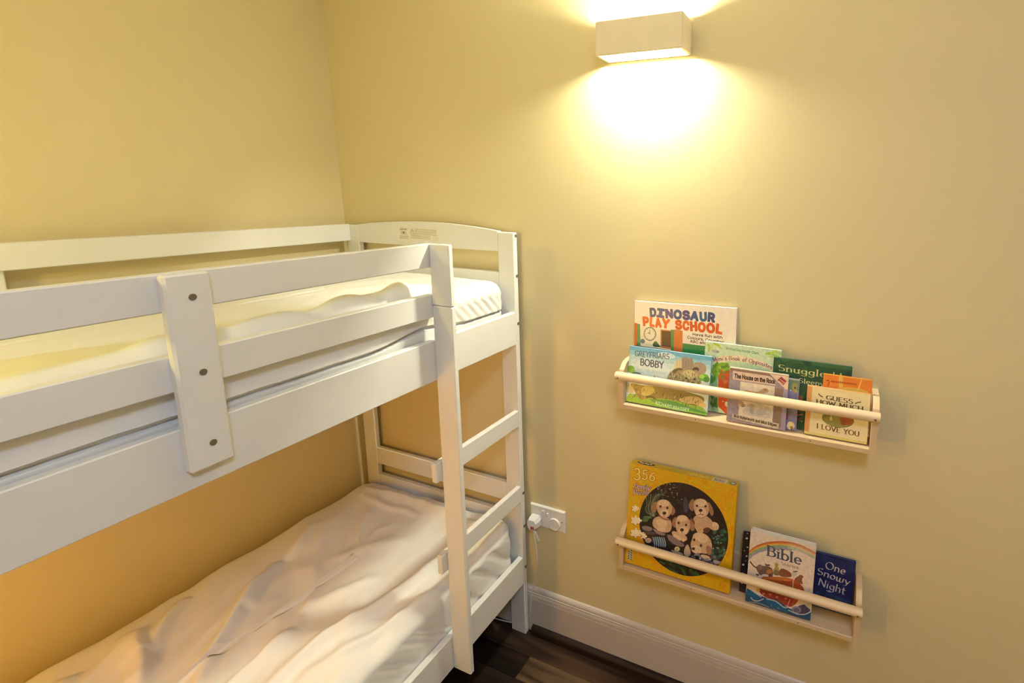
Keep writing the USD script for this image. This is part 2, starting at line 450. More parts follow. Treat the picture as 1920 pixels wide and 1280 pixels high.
XH = 0.62
G = {
    'A': (.74, [L(.02, 0, .37, 1), L(.37, 1, .72, 0), L(.16, .36, .58, .36)]),
    'B': (.60, [L(.08, 0, .08, 1), C([(.08, 1), (.3, 1)] + arc(.3, .76, .2, .24, 90, -90) + [(.08, .52)]), C([(.08, .52), (.32, .52)] + arc(.32, .26, .24, .26, 90, -90) + [(.08, 0)])]),
    'C': (.70, [C(arc(.40, .5, .36, .5, 45, 315, 24))]),
    'E': (.55, [L(.08, 0, .08, 1), L(.08, 1, .5, 1), L(.08, .53, .42, .53), L(.08, 0, .52, 0)]),
    'F': (.52, [L(.08, 0, .08, 1), L(.08, 1, .5, 1), L(.08, .53, .42, .53)]),
    'G': (.74, [C(arc(.40, .5, .36, .5, 45, 330, 24)), L(.45, .42, .73, .42), L(.73, .42, .73, .08)]),
    'H': (.74, [L(.08, 0, .08, 1), L(.66, 0, .66, 1), L(.08, .52, .66, .52)]),
    'I': (.24, [L(.12, 0, .12, 1)]),
    'L': (.52, [L(.08, 0, .08, 1), L(.08, 0, .5, 0)]),
    'M': (.86, [L(.08, 0, .12, 1), L(.12, 1, .43, .1), L(.43, .1, .74, 1), L(.74, 1, .80, 0)]),
    'N': (.74, [L(.08, 0, .08, 1), L(.08, 1, .66, 0), L(.66, 0, .66, 1)]),
    'O': (.80, [C(arc(.40, .5, .37, .5, 60, 420, 30))]),
    'P': (.58, [L(.08, 0, .08, 1), C([(.08, 1), (.3, 1)] + arc(.3, .74, .24, .26, 90, -90) + [(.08, .48)])]),
    'R': (.64, [L(.08, 0, .08, 1), C([(.08, 1), (.3, 1)] + arc(.3, .74, .22, .26, 90, -90) + [(.08, .48)]), L(.28, .48, .62, 0)]),
    'S': (.58, [C(arc(.30, .75, .23, .25, 40, 230, 14) + arc(.29, .26, .25, .26, 70, -140, 14))]),
    'U': (.72, [C([(.08, 1), (.08, .36)] + arc(.36, .33, .28, .33, 180, 360) + [(.64, 1)])]),
    'V': (.72, [L(.02, 1, .36, 0), L(.36, 0, .70, 1)]),
    'W': (.98, [L(.02, 1, .26, 0), L(.26, 0, .49, .85), L(.49, .85, .72, 0), L(.72, 0, .96, 1)]),
    'Y': (.66, [L(.02, 1, .33, .5), L(.64, 1, .33, .5), L(.33, .5, .33, 0)]),
    'a': (.52, [C(arc(.25, .30, .21, .31, 50, 320, 18)), L(.44, .62, .44, 0)]),
    'b': (.54, [L(.08, 0, .08, 1.02), C(arc(.28, .30, .21, .31, 150, -150, 18))]),
    'e': (.50, [L(.06, .33, .43, .33), C(arc(.25, .31, .20, .31, 0, 310, 20))]),
    'f': (.34, [C([(.14, 0), (.14, .7)] + arc(.30, .78, .16, .24, 180, 50, 8)), L(.01, .6, .32, .6)]),
    'g': (.52, [C(arc(.25, .32, .20, .29, 50, 410, 20)), C([(.45, .6), (.45, -.08)] + arc(.24, -.10, .21, .22, 0, -150, 10))]),
    'h': (.54, [L(.08, 0, .08, 1.02), C([(.08, .4)] + arc(.27, .40, .18, .22, 170, 0, 10) + [(.45, 0)])]),
    'i': (.22, [L(.10, 0, .10, .62), L(.09, .84, .12, .86)]),
    'k': (.50, [L(.08, 0, .08, 1.02), L(.42, .6, .08, .26), L(.18, .36, .46, 0)]),
    'l': (.22, [L(.10, 0, .10, 1.02)]),
    'm': (.80, [L(.08, 0, .08, .62), C([(.08, .4)] + arc(.24, .42, .16, .2, 170, 0, 10) + [(.40, 0)]), C([(.40, .4)] + arc(.56, .42, .16, .2, 170, 0, 10) + [(.72, 0)])]),
    'n': (.53, [L(.08, 0, .08, .62), C([(.08, .4)] + arc(.27, .42, .18, .2, 170, 0, 10) + [(.45, 0)])]),
    'o': (.53, [C(arc(.265, .31, .21, .31, 60, 420, 24))]),
    'p': (.54, [L(.08, -.34, .08, .62), C(arc(.28, .31, .21, .31, 150, -150, 18))]),
    'r': (.36, [L(.08, 0, .08, .62), C([(.08, .38)] + arc(.27, .42, .17, .2, 165, 70, 8))]),
    's': (.42, [C(arc(.215, .46, .15, .155, 40, 230, 10) + arc(.205, .155, .165, .16, 70, -140, 10))]),
    't': (.36, [C([(.14, .86), (.14, .2)] + arc(.26, .16, .12, .16, 180, 300, 8)), L(.01, .6, .32, .6)]),
    'u': (.54, [C([(.08, .62), (.08, .24)] + arc(.26, .22, .18, .22, 180, 360, 12) + [(.44, .62)]), L(.44, .62, .46, 0)]),
    'w': (.74, [C([(.04, .62), (.08, .2)] + arc(.2, .16, .13, .16, 180, 350, 8) + [(.36, .6)]), C([(.36, .6)] + arc(.5, .16, .15, .16, 190, 350, 8) + [(.68, .62)])]),
    'y': (.52, [L(.04, .62, .26, .04), C([(.48, .62), (.26, .0), (.18, -.22), (.04, -.30)])]),
    'z': (.46, [L(.05, .6, .40, .6), L(.40, .6, .05, 0), L(.05, 0, .42, 0)]),
    "'": (.18, [L(.10, 1.0, .06, .8)]),
    '3': (.60, [C(arc(.28, .75, .22, .25, 150, -80, 14)), C(arc(.28, .26, .26, .27, 85, -150, 16))]),
    '5': (.60, [L(.14, .98, .54, .98), L(.14, .98, .11, .56), C(arc(.28, .32, .26, .32, 130, -150, 18))]),
    '6': (.60, [C([(.50, .98), (.30, .88), (.14, .66), (.07, .40)] + arc(.30, .30, .23, .29, 180, 360, 12) + arc(.30, .30, .23, .29, 0, 170, 12))]),
    ' ': (.32, []),
}


def pen(line, thick, thin, ang):
    g = affinity.rotate(line, -ang, origin=(0, 0))
    g = affinity.scale(g, 1, thick / thin, origin=(0, 0)).buffer(thick / 2, 5)
    return affinity.rotate(affinity.scale(g, 1, thin / thick, origin=(0, 0)), ang, origin=(0, 0))


def glyph(ch, thick, thin, ang, serif):
    w, strokes = G[ch]
    out = []
    for kind, pts in strokes:
        if len(pts) < 2:
            continue
        out.append(pen(LineString(pts), thick, thin, ang))
        if serif:
            for a, b in ((pts[0], pts[1]), (pts[-1], pts[-2])):
                if kind == 'l' and abs(a[0] - b[0]) < 0.55 * abs(a[1] - b[1]) and abs(a[1] - b[1]) > 0.3:
                    out.append(LineString([(a[0] - serif, a[1]), (a[0] + serif, a[1])]).buffer(thin * 0.55, 3))
    return w, (unary_union(out) if out else None)


def pen_text(text, thick=.13, thin=.05, ang=0, serif=0.0, space=.10, slant=0.0, wob=0.0, seed=1):
    """Lettering drawn with a broad pen: capitals 1 high from the origin; returns (shape, advance)."""
    r = random.Random(seed)
    x, out = 0.0, []
    for ch in text:
        w, g = glyph(ch, thick, thin, ang, serif)
        if g is not None:
            if wob:
                g = affinity.rotate(g, r.uniform(-60, 60) * wob, origin=(w / 2, .4))
                g = affinity.translate(g, 0, r.uniform(-.6, .6) * wob)
            out.append(affinity.translate(g, x, 0))
        x += w + space
    s = unary_union(out)
    if slant:
        s = affinity.affine_transform(s, [1, slant, 0, 1, 0, 0])
    return s, x - space


def sans_text(text, bold=True):
    s = sans(text, bold)
    return s, s.bounds[2]


def chaikin(p, n=2, closed=True):
    p = np.asarray(p, float)
    for _ in range(n):
        q = np.roll(p, -1, 0) if closed else p[1:]
        a = p if closed else p[:-1]
        k = np.empty((2 * len(a), 2))
        k[0::2], k[1::2] = 0.75 * a + 0.25 * q, 0.25 * a + 0.75 * q
        p = k if closed else np.vstack([p[:1], k, p[-1:]])
    return p


class Art:
    """Layers of flat colour on a w x h cover, origin at the lower left. Shapes may be given in the coordinates of a view of the cover
    (an affine frame: crop()), later layers lie over earlier ones, and the finished print is one flat mesh."""

    def __init__(self, w, h, tl, tr, down, dm):
        self.w, self.h, self.layers = w, h, []
        ex = np.array([(tr[0] - tl[0]) / w, (tr[1] - tl[1]) / w])
        ey = np.array([(down[0] - tl[0]) / dm, (down[1] - tl[1]) / dm])
        self.inv = np.linalg.inv(np.stack([ex, ey], 1))
        self.tl = np.array(tl, float)
        self.o, self.s = np.zeros(2), 1.0
        self.fill(0, 0, w, h, (240, 240, 236))

    def crop(self, ox, oy, s):
        self.o, self.s = np.array([ox, oy], float), s

    def _aff(self):
        A = self.inv / self.s
        b = self.inv @ (self.o - self.tl)
        return [A[0, 0], A[0, 1], -A[1, 0], -A[1, 1], b[0], self.h - b[1]]

    def add(self, g, c):
        if g is not None and not g.is_empty:
            self.layers.append((g.buffer(0), lin(c)))

    def fill(self, x0, y0, x1, y1, c):
        """In metres, y down from the top edge."""
        self.add(sbox(x0, self.h - y1, x1, self.h - y0), c)

    def shape(self, g, c):
        self.add(affinity.affine_transform(g, self._aff()), c)

    def poly(self, pts, c, n=2):
        p = chaikin(pts, n) if n else np.asarray(pts, float)
        self.shape(Polygon(p).buffer(0), c)

    def ell(self, cx, cy, rx, ry, c, rot=0):
        g = affinity.rotate(affinity.scale(Point(0, 0).buffer(1, 10), rx, ry), rot, origin=(0, 0))
        self.shape(affinity.translate(g, cx, cy), c)

    def line(self, pts, width, c, n=2):
        p = chaikin(pts, n, False) if n and len(pts) > 2 else pts
        self.shape(LineString(p).buffer(width / 2, 4), c)

    def text(self, st, p0, p1, cap, c, stretch=True, grow=0, under=None):
        """Letter shape st on the baseline p0-p1 (view coordinates), capitals cap high (view units)."""
        s, adv = st
        p0, p1 = np.array(p0, float), np.array(p1, float)
        e = (p1 - p0) / adv
        A = [e[0], 0.0, e[1], -cap, p0[0], p0[1]]
        g = affinity.affine_transform(s, A)
        if under:
            self.shape(g.buffer(under[0]), under[1])
        self.shape(g.buffer(grow) if grow else g, c)

    def arc_text(self, letters, pts, cap, c):
        """letters: list of (shape, advance) along a polyline."""
        ln = LineString(chaikin(pts, 3, False))
        tot = sum(a for _, a in letters)
        k, x = ln.length / tot, 0
        for s, a in letters:
            if s is not None:
                q, q2 = ln.interpolate(x * k), ln.interpolate((x + a) * k)
                d = np.array([q2.x - q.x, q2.y - q.y])
                d /= max(np.linalg.norm(d), 1e-9)
                self.shape(affinity.affine_transform(s, [d[0] * k, d[1] * cap, d[1] * k, -d[0] * cap, q.x, q.y]), c)
            x += a

    def mesh(self):
        frame = sbox(0, 0, self.w, self.h)
        vs, fs, cs, n = [], [], [], 0
        over = None
        parts = []
        for g, c in reversed(self.layers):
            k = g.intersection(frame)
            if over is not None:
                k = k.difference(over)
            over = g if over is None else over.union(g)
            parts.append((k, c))
        for k, c in parts:
            for q in getattr(k, 'geoms', [k]):
                if not isinstance(q, Polygon) or q.area < 2e-9:
                    continue
                q = q.simplify(0.00006)
                if q.is_empty or not isinstance(q, Polygon) or q.area < 2e-9:
                    continue
                try:
                    v, f = trimesh.creation.triangulate_polygon(q, engine='earcut')
                except Exception:
                    continue
                if not len(f):
                    continue
                vs.append(v)
                fs.append(np.asarray(f) + n)
                cs.append(np.repeat([c], len(v), 0))
                n += len(v)
        v, f, c = np.vstack(vs), np.vstack(fs), np.vstack(cs)
        a, b, d = v[f[:, 0]], v[f[:, 1]], v[f[:, 2]]
        neg = np.cross(b - a, d - a) < 0
        f[neg] = f[neg][:, ::-1]
        return v, f, c


def print_mesh(name, art, place, m, parent):
    """place maps (x, y) of the cover to 3-D."""
    v, f, c = art.mesh()
    path = numbered(path_of(parent), name)
    k = usdkit.mesh(stage, path, (place(v), f), m)
    UsdGeom.PrimvarsAPI(k).CreatePrimvar('ink', Sdf.ValueTypeNames.Color3fArray, 'vertex').Set(Vt.Vec3fArray.FromNumpy(c.astype(np.float32)))
    return k.GetPrim()


card_cache = {}


def card(c, rough=0.4):
    k = tuple(c)
    if k not in card_cache:
        card_cache[k] = mat(f'card_{len(card_cache):02d}', lin(c), rough, 0.05, (40, 40, 40), coat=0.1)
    return card_cache[k]


def book(name, label, x0, w, h, t, yb, zb, lean, art, spine, m=M_print, roll=0.0, hard=True, cat='book', pages=True):
    """A closed book standing front-on: local x along the cover, y into the wall, z up, origin at the lower left of the front."""
    a = math.radians(lean)
    b = thing(name, label, cat, (x0, yb, zb + t * math.sin(a) + 0.0004), (-lean, -roll, 0))
    ct = min(0.0022, t * 0.22)
    front = bevel_box(0, w, 0, ct, 0, h, 0.0006)
    back = bevel_box(0, w, t - ct, t, 0, h, 0.0006)
    sp = bevel_box(0, ct * 1.2, 0.0001, t - 0.0001, 0.0001, h - 0.0001, 0.0005)
    obj('front_cover', front, card(spine), b)
    obj('back_cover', back, card(spine), b)
    obj('spine', sp, card(spine), b)
    g = 0.003 if hard else 0.0008
    obj('pages', trimesh.creation.box(bounds=[(ct * 1.2, ct, g), (w - g, t - ct, h - g)]), M_page, b)
    print_mesh('cover_print', art, lambda v: np.stack([0.0006 + v[:, 0] * (w - 0.0012) / art.w, np.full(len(v), -0.00025), 0.0006 + v[:, 1] * (h - 0.0012) / art.h], 1), m, b)
    return b


# ------------------------------------------------------------------ the two picture-book shelves
SW, SD = 0.7305, 0.1


def shelf(name, label, x0, z0, zd):
    s = thing(name, label, 'book shelf', (x0, 0, z0))
    t = 0.0152
    dz = zd - z0
    obj('base_board', bevel_box(t, SW - t, -SD, -0.0005, 0, t, 0.0012), M_pine, s)
    obj('back_board', bevel_box(t, SW - t, -0.0145, -0.0005, t, 0.108, 0.0012), M_pine, s)
    prof = [(-0.0005, 0), (-SD, 0), (-SD, dz + 0.004), (-SD + 0.004, dz + 0.016)] + [(-SD + 0.045 + 0.041 * math.cos(q), dz + 0.0 + 0.036 * math.sin(q)) for q in np.radians([150, 130, 110, 90])] + [(-0.0005, dz + 0.036)]
    for xx in (0, SW - t):
        obj('side_panel', prism_x(prof, xx, xx + t), M_pine_v, s, 30)
    d = cyl((-0.004, -SD - 0.0118, dz), (SW + 0.002, -SD - 0.0118, dz), 0.0131, 32)
    dr = obj('dowel_rail', d, M_dowel, s, 40)
    for xx in (0.0075, SW - 0.0095):
        obj('screw', cyl((xx, -SD - 0.0253, dz - 0.002), (xx, -SD - 0.0242, dz - 0.002), 0.0028, 14), M_bolt, dr)
    for xx in (SW * 0.34, SW * 0.78):
        obj('nail', cyl((xx, -SD - 0.0004, 0.008), (xx, -SD + 0.0005, 0.008), 0.0017, 12), M_bolt, s)
    return s


Z1, Z2 = 1.0415, 0.4775
shelf('book_shelf', 'upper pine front-facing book shelf with dowel rail, full of picture books', 1.2890, Z1, 1.1512)
shelf('book_shelf', 'lower pine front-facing book shelf with dowel rail, holding the yellow puzzle box', 1.2925, Z2, 0.5868)
B1, B2 = Z1 + 0.0176, Z2 + 0.0176

# --- tall dinosaur play school book
A = Art(0.3255, 0.309, (1185.9, 566.7), (1385.5, 580.8), (1184.5, 648), 0.1413)
A.crop(1150, 540, 7.111)
A.fill(0, 0, 1, 1, (236, 222, 208))
A.poly([(245, 480), (290, 485), (285, 790), (240, 790)], (196, 92, 52), 0)
A.poly([(290, 490), (335, 500), (340, 790), (285, 790)], (92, 140, 88), 0)
A.poly([(335, 525), (640, 555), (640, 800), (340, 780)], (226, 216, 196), 0)
A.ell(480, 625, 92, 92, (104, 118, 100))
A.ell(478, 625, 78, 78, (226, 218, 202))
for k in range(12):
    q = math.radians(30 * k)
    A.line([(478 + 62 * math.cos(q), 625 + 62 * math.sin(q)), (478 + 72 * math.cos(q), 625 + 72 * math.sin(q))], 6, (110, 100, 90))
A.line([(478, 625), (478, 572)], 9, (96, 84, 76))
A.line([(478, 625), (452, 606)], 9, (96, 84, 76))
A.poly([(560, 700), (610, 760), (650, 800), (500, 790)], (40, 92, 62))
A.ell(372, 722, 34, 30, (92, 112, 134))
A.poly([(636, 562), (800, 575), (800, 820), (636, 800)], (186, 116, 78), 0)
A.poly([(652, 578), (785, 588), (785, 790), (652, 780)], (74, 58, 52), 0)
A.poly([(785, 560), (832, 566), (826, 860), (785, 850)], (74, 136, 84), 0)
A.poly([(832, 560), (952, 575), (950, 870), (826, 850)], (208, 116, 66), 0)
A.poly([(952, 735), (1680, 800), (1670, 1600), (940, 1600)], (48, 132, 78), 0)
A.poly([(240, 775), (950, 850), (950, 1600), (240, 1600)], (96, 74, 60), 0)
bl = [(44, 72, 128), (52, 76, 130), (72, 70, 132), (38, 78, 134), (72, 68, 126), (44, 84, 138), (38, 96, 138), (56, 70, 124)]
xs_ = [475, 580, 700, 820, 945, 1060, 1180, 1290, 1400]
for i, ch in enumerate('DINOSAUR'):
    s, adv = sans_text(ch)
    s = affinity.rotate(s, (-1) ** i * 4, origin=(adv / 2, .5))
    y = lambda x: 388 + (x - 475) * 0.072
    A.text((s, adv), (xs_[i], y(xs_[i])), (xs_[i + 1] - 14, y(xs_[i + 1])), 100, bl[i], grow=9)
for word, xs_ in (('PLAY', [370, 475, 560, 655, 775]), ('SCHOOL', [845, 950, 1050, 1160, 1275, 1400, 1500])):
    for i, ch in enumerate(word):
        s, adv = sans_text(ch)
        s = affinity.rotate(s, (-1) ** i * 5, origin=(adv / 2, .5))
        y = lambda x: 508 + (x - 370) * 0.082
        A.text((s, adv), (xs_[i], y(xs_[i])), (xs_[i + 1] - 14, y(xs_[i + 1])), 105, (214, 92, 40) if i % 2 else (206, 82, 36), grow=9)
for s, p0, p1 in (('Have fun with', (1085, 632), (1490, 668)), ('Colours, Counting,', (1012, 672), (1530, 725)), ('ABC and more!', (1055, 722), (1450, 758))):
    A.text(sans_text(s, False), p0, p1, 34, (84, 76, 66), grow=1.5)
book('picture_book', 'tallest picture book on the upper shelf, white with blue and orange title', 1.3095, 0.3255, 0.309, 0.0080, -0.0295, B1, 3.2, A, (232, 222, 208), roll=1.3)

# --- picture book with castle and shaggy dog
A = Art(0.2645, 0.1745, (1179.5, 648.3), (1334.9, 668), (1176, 752.5), 0.1733)
A.crop(1150, 540, 7.111)
sky = [(96, 158, 190), (132, 178, 198), (164, 192, 200), (184, 202, 206), (196, 208, 210), (200, 208, 208)]
for i, c in enumerate(sky):
    A.fill(0, 0.013 * i, 1, 0.2, c)
for cx, cy, rx, ry in ((520, 1010, 200, 60), (720, 900, 120, 40), (420, 1150, 180, 50)):
    A.ell(cx, cy, rx, ry, (190, 206, 214), 8)
A.poly([(845, 960), (930, 925), (935, 1140), (800, 1180)], (196, 180, 150), 1)
A.poly([(930, 920), (975, 925), (980, 912), (1000, 914), (1004, 932), (1040, 934), (1044, 918), (1066, 922), (1070, 950), (1090, 990), (1080, 1180), (930, 1150)], (140, 126, 112), 0)
A.poly([(1085, 1000), (1130, 975), (1190, 985), (1255, 1030), (1245, 1120), (1180, 1180), (1080, 1160)], (154, 134, 118), 1)
for x in (950, 985, 1020, 1055):
    A.line([(x, 950), (x + 4, 1100)], 5, (118, 106, 96))
for x in (870, 905):
    A.line([(x, 960), (x - 4, 1100)], 6, (158, 146, 112))
A.ell(1118, 1075, 42, 30, (66, 58, 50))
A.ell(1112, 1098, 34, 18, (146, 132, 110))
A.ell(232, 1082, 56, 46, (124, 168, 62))
A.ell(262, 1110, 40, 30, (150, 186, 74))
A.line([(270, 1140), (300, 1130), (372, 1142)], 22, (104, 116, 120))
A.line([(560, 1200), (575, 1165), (580, 1210)], 10, (120, 124, 84))
A.poly([(740, 1210), (770, 1120), (860, 1060), (930, 1070), (990, 1090), (1060, 1080), (1130, 1110), (1180, 1170), (1210, 1290), (700, 1260)], (150, 134, 98))
A.ell(880, 1095, 66, 34, (84, 74, 60), -15)
A.ell(905, 1115, 44, 26, (150, 128, 100), -15)
A.ell(1030, 1140, 86, 60, (186, 168, 124))
for k in range(70):
    q = rng.random()
    x, y = 760 + 420 * rng.random(), 1100 + 150 * rng.random()
    A.line([(x, y), (x + rng.uniform(-18, 18), y + rng.uniform(14, 40))], rng.uniform(5, 10), rng.choice([(112, 98, 70), (190, 172, 128), (134, 116, 84), (206, 190, 150), (88, 78, 58)]), 0)
A.ell(1002, 1190, 16, 12, (48, 40, 34))
A.ell(1108, 1200, 16, 12, (48, 40, 34))
A.ell(1080, 1258, 30, 20, (42, 36, 32))
A.ell(1225, 1175, 62, 44, (104, 166, 52), -10)
A.ell(1200, 1165, 34, 26, (146, 194, 78))
A.ell(1262, 1200, 40, 36, (76, 136, 52))
A.crop(1150, 640, 7.111)
for i, c in enumerate([(132, 172, 66), (124, 178, 60), (114, 176, 62), (138, 190, 72)]):
    A.poly([(150, 690 + 60 * i), (500, 730 + 50 * i), (900, 760 + 60 * i), (1320, 850 + 45 * i), (1320, 1200), (150, 1200)], c, 1)
A.poly([(180, 600), (230, 560), (290, 640), (300, 700), (190, 690)], (196, 176, 130))
A.poly([(230, 560), (330, 570), (420, 590), (700, 600), (960, 640), (1180, 690), (1250, 720), (1240, 800), (1160, 840), (1000, 800), (820, 760), (620, 750), (470, 760), (400, 780), (340, 720), (290, 640)], (126, 108, 66))
A.poly([(410, 600), (560, 600), (600, 660), (520, 720), (430, 730), (390, 690)], (176, 160, 92))
A.poly([(880, 760), (1050, 700), (1200, 720), (1260, 800), (1200, 840), (1120, 800), (1040, 810)], (188, 158, 104))
for k in range(90):
    x = rng.uniform(270, 1200)
    y = 590 + (x - 270) * .17 + rng.uniform(-20, 120)
    A.line([(x, y), (x + rng.uniform(-24, 6), y + rng.uniform(16, 46))], rng.uniform(5, 10), rng.choice([(90, 74, 44), (154, 136, 82), (66, 54, 34), (186, 168, 110)]), 0)
A.line([(480, 740), (560, 730), (600, 770)], 26, (62, 58, 44))
A.poly([(1180, 790), (1260, 780), (1280, 850), (1180, 830)], (216, 178, 110))
A.poly([(500, 760), (820, 770), (1060, 850), (1280, 905), (1300, 930), (1000, 880), (760, 860), (560, 800)], (76, 142, 74))
let = [sans_text(ch) if ch != ' ' else (None, .3) for ch in 'RICHARD BRASSEY']
A.arc_text([(s, a + .08) for s, a in let], [(600, 830), (740, 860), (880, 888), (1060, 905)], 42, (196, 224, 190))
A.crop(1150, 540, 7.111)
A.text(pen_text('GREYFRIARS', .15, .12, 20, 0, .12, 0, .08, 3), (285, 906), (760, 948), 68, (38, 56, 84))
A.text(pen_text('BOBBY', .19, .16, 20, 0, .12, 0, .06, 5), (368, 1030), (690, 1068), 84, (34, 56, 92))
book('picture_book', 'blue-sky picture book with castle and shaggy dog, leftmost behind the upper dowel', 1.3048, 0.2640, 0.1745, 0.0070, -0.0850, B1, 11, A, (120, 160, 190), M_paint)

# --- mint green book of opposites
A = Art(0.2230, 0.2105, (1320.9, 644.8), (1465, 657), (1463 - 144.1, 680 - 12.2), 0.0352)
A.crop(1300, 630, 6.735)
A.fill(0, 0, 1, 1, (196, 214, 182))
A.fill(0, 0.04, 1, 1, (190, 212, 176))
for (cx, cy, rx, ry, r, c) in ((185, 160, 42, 16, 60, (170, 196, 84)), (230, 170, 14, 50, 8, (188, 206, 104)), (290, 140, 50, 16, 20, (160, 190, 70)), (330, 170, 36, 14, 40, (178, 200, 84)), (180, 200, 14, 40, 0, (176, 200, 96)),
                               (262, 230, 44, 22, 10, (176, 170, 168)), (300, 235, 20, 16, 0, (150, 146, 150)), (960, 225, 56, 18, -8, (160, 192, 72)), (1010, 205, 50, 16, -30, (182, 206, 96)), (1080, 215, 44, 20, 20, (168, 200, 110)), (1040, 250, 50, 16, 20, (150, 190, 84)), (990, 262, 60, 12, 0, (176, 206, 120))):
    A.ell(cx, cy, rx, ry, c, r)
A.text(sans_text('Emma Chichester Clark', False), (412, 196), (832, 244), 32, (96, 150, 112), grow=1)
band = [(215, 350), (330, 290), (470, 265), (640, 270), (800, 300), (930, 345), (1010, 392)]
low = [(1010, 470), (900, 410), (760, 372), (620, 352), (470, 346), (340, 362), (225, 400)]
A.poly(band + low, (226, 206, 178), 1)
let = [(lambda s: (s[0], s[1] + .12))(pen_text(ch, .17, .1, 20)) if ch != ' ' else (None, .42) for ch in "Mimi's Book of Opposites"]
A.arc_text(let, [(238, 368), (330, 348), (440, 334), (560, 336), (700, 352), (830, 376), (920, 398), (990, 428)], 50, (112, 76, 98))
A.poly([(225, 420), (330, 375), (450, 372), (450, 600), (280, 600), (200, 520)], (128, 168, 56))
for k in range(26):
    A.ell(rng.uniform(230, 450), rng.uniform(390, 560), 28, 14, rng.choice([(104, 152, 44), (150, 184, 72), (88, 132, 50), (168, 150, 70)]), rng.uniform(0, 180))
A.poly([(295, 560), (340, 500), (470, 470), (1000, 520), (1000, 1200), (290, 1100)], (206, 84, 44), 1)
for k in range(14):
    A.ell(rng.uniform(310, 440), rng.uniform(490, 600), 30, 14, rng.choice([(150, 120, 50), (118, 124, 48), (196, 92, 48)]), rng.uniform(0, 180))
for p in ([(372, 600), (384, 640)], [(400, 600), (392, 645)], [(420, 600), (415, 640)]):
    A.line(p, 12, (226, 130, 84), 0)
A.poly([(390, 880), (420, 900), (442, 930), (430, 975), (395, 960), (372, 930)], (226, 220, 206))
A.ell(352, 890, 10, 10, (230, 200, 170))
A.poly([(200, 540), (290, 580), (290, 1060), (190, 1040)], (140, 178, 140), 0)
for k in range(12):
    A.ell(rng.uniform(205, 265), rng.uniform(580, 980), 24, 40, rng.choice([(84, 140, 60), (70, 122, 74), (160, 190, 170)]), rng.uniform(-30, 30))
book('picture_book', 'pale mint green picture book with curved purple title, behind the upper dowel', 1.5405, 0.2230, 0.2105, 0.0075, -0.0490, B1, 6, A, (190, 212, 180), M_paint)

# --- small mauve book with a house title
A = Art(0.1640, 0.1570, (1367, 688.5), (1477.3, 701.4), (1365, 787), 0.1527)
A.crop(1300, 630, 6.735)
A.fill(0, 0, 1, 1, (150, 136, 148))
for k in range(40):
    A.ell(rng.uniform(450, 1190), rng.uniform(420, 1150), 30, 16, rng.choice([(146, 124, 130), (160, 146, 160), (154, 140, 158)]), rng.uniform(0, 180))
A.poly([(1035, 640), (1170, 660), (1165, 1140), (1030, 1110)], (140, 112, 100), 0)
A.poly([(1140, 640), (1195, 650), (1190, 1160), (1130, 1150)], (158, 144, 166), 0)
A.fill(0, 0, 1, 0.0028, (226, 206, 178))
A.poly([(450, 410), (940, 468), (985, 500), (450, 440)], (140, 110, 96), 0)
A.poly([(492, 440), (960, 498), (1040, 560), (1040, 612), (492, 552)], (214, 184, 170), 0)
A.poly([(960, 470), (1196, 498), (1192, 660), (1165, 655)], (224, 196, 176), 0)
A.poly([(1060, 545), (1105, 500), (1172, 555), (1135, 608)], (160, 62, 66), 0)
A.line([(1090, 535), (1150, 575)], 9, (222, 176, 168))
A.line([(1076, 556), (1132, 592)], 7, (222, 176, 168))
A.text(sans_text('The House on the Rock'), (512, 530), (1036, 592), 52, (52, 40, 40), grow=2)
A.poly([(595, 574), (1032, 625), (1022, 1075), (590, 1018)], (218, 202, 182), 0)
A.poly([(640, 680), (720, 690), (830, 705), (860, 670), (900, 648), (950, 656), (962, 690), (930, 712), (860, 718), (720, 720), (650, 712)], (196, 152, 112))
A.ell(915, 668, 26, 14, (168, 124, 92))
A.poly([(640, 940), (700, 860), (820, 830), (960, 880), (1015, 920), (1015, 1030), (800, 1010), (640, 980)], (196, 182, 172))
A.poly([(720, 850), (780, 840), (800, 980), (740, 990)], (170, 156, 148))
A.ell(880, 950, 70, 40, (180, 166, 160))
A.ell(610, 850, 40, 34, (186, 150, 130))
A.ell(645, 880, 30, 22, (158, 132, 116))
A.ell(600, 880, 22, 22, (206, 172, 158))
A.poly([(512, 990), (1106, 1082), (1100, 1148), (508, 1040)], (206, 190, 168), 0)
A.text(sans_text('Nick Butterworth and Mick Inkpen'), (528, 1030), (1082, 1120), 34, (56, 44, 40), grow=1)
book('picture_book', 'small mauve picture book with black title in a pink box, behind the upper dowel', 1.6265, 0.1640, 0.1570, 0.0055, -0.0895, B1, 7, A, (206, 186, 166), M_paint, hard=False)

# --- lilac book peeping out behind it
A = Art(0.1500, 0.1450, (1394, 700), (1499, 710.8), (1493.8 - 105, 807.7 - 10.8), 0.1440)
A.crop(1300, 630, 6.735)
A.fill(0, 0, 1, 1, (134, 126, 160))
A.fill(0, 0, 1, 0.0035, (176, 182, 158))
A.fill(0, 0.0035, 1, 0.045, (110, 128, 112))
A.fill(0, 0.034, 1, 0.15, (130, 122, 160))
A.poly([(1240, 600), (1290, 585), (1320, 610), (1300, 660), (1310, 720), (1270, 715), (1250, 680)], (150, 146, 84))
A.ell(1284, 652, 12, 12, (60, 60, 44))
A.ell(1298, 690, 18, 12, (176, 164, 86))
A.ell(1228, 686, 8, 9, (222, 216, 214))
A.ell(1238, 1138, 50, 52, (226, 206, 160))
A.ell(1250, 1160, 22, 16, (160, 120, 70))
A.ell(1250, 1182, 14, 8, (96, 66, 44))
A.line([(1192, 990), (1188, 1060)], 20, (160, 60, 84), 0)
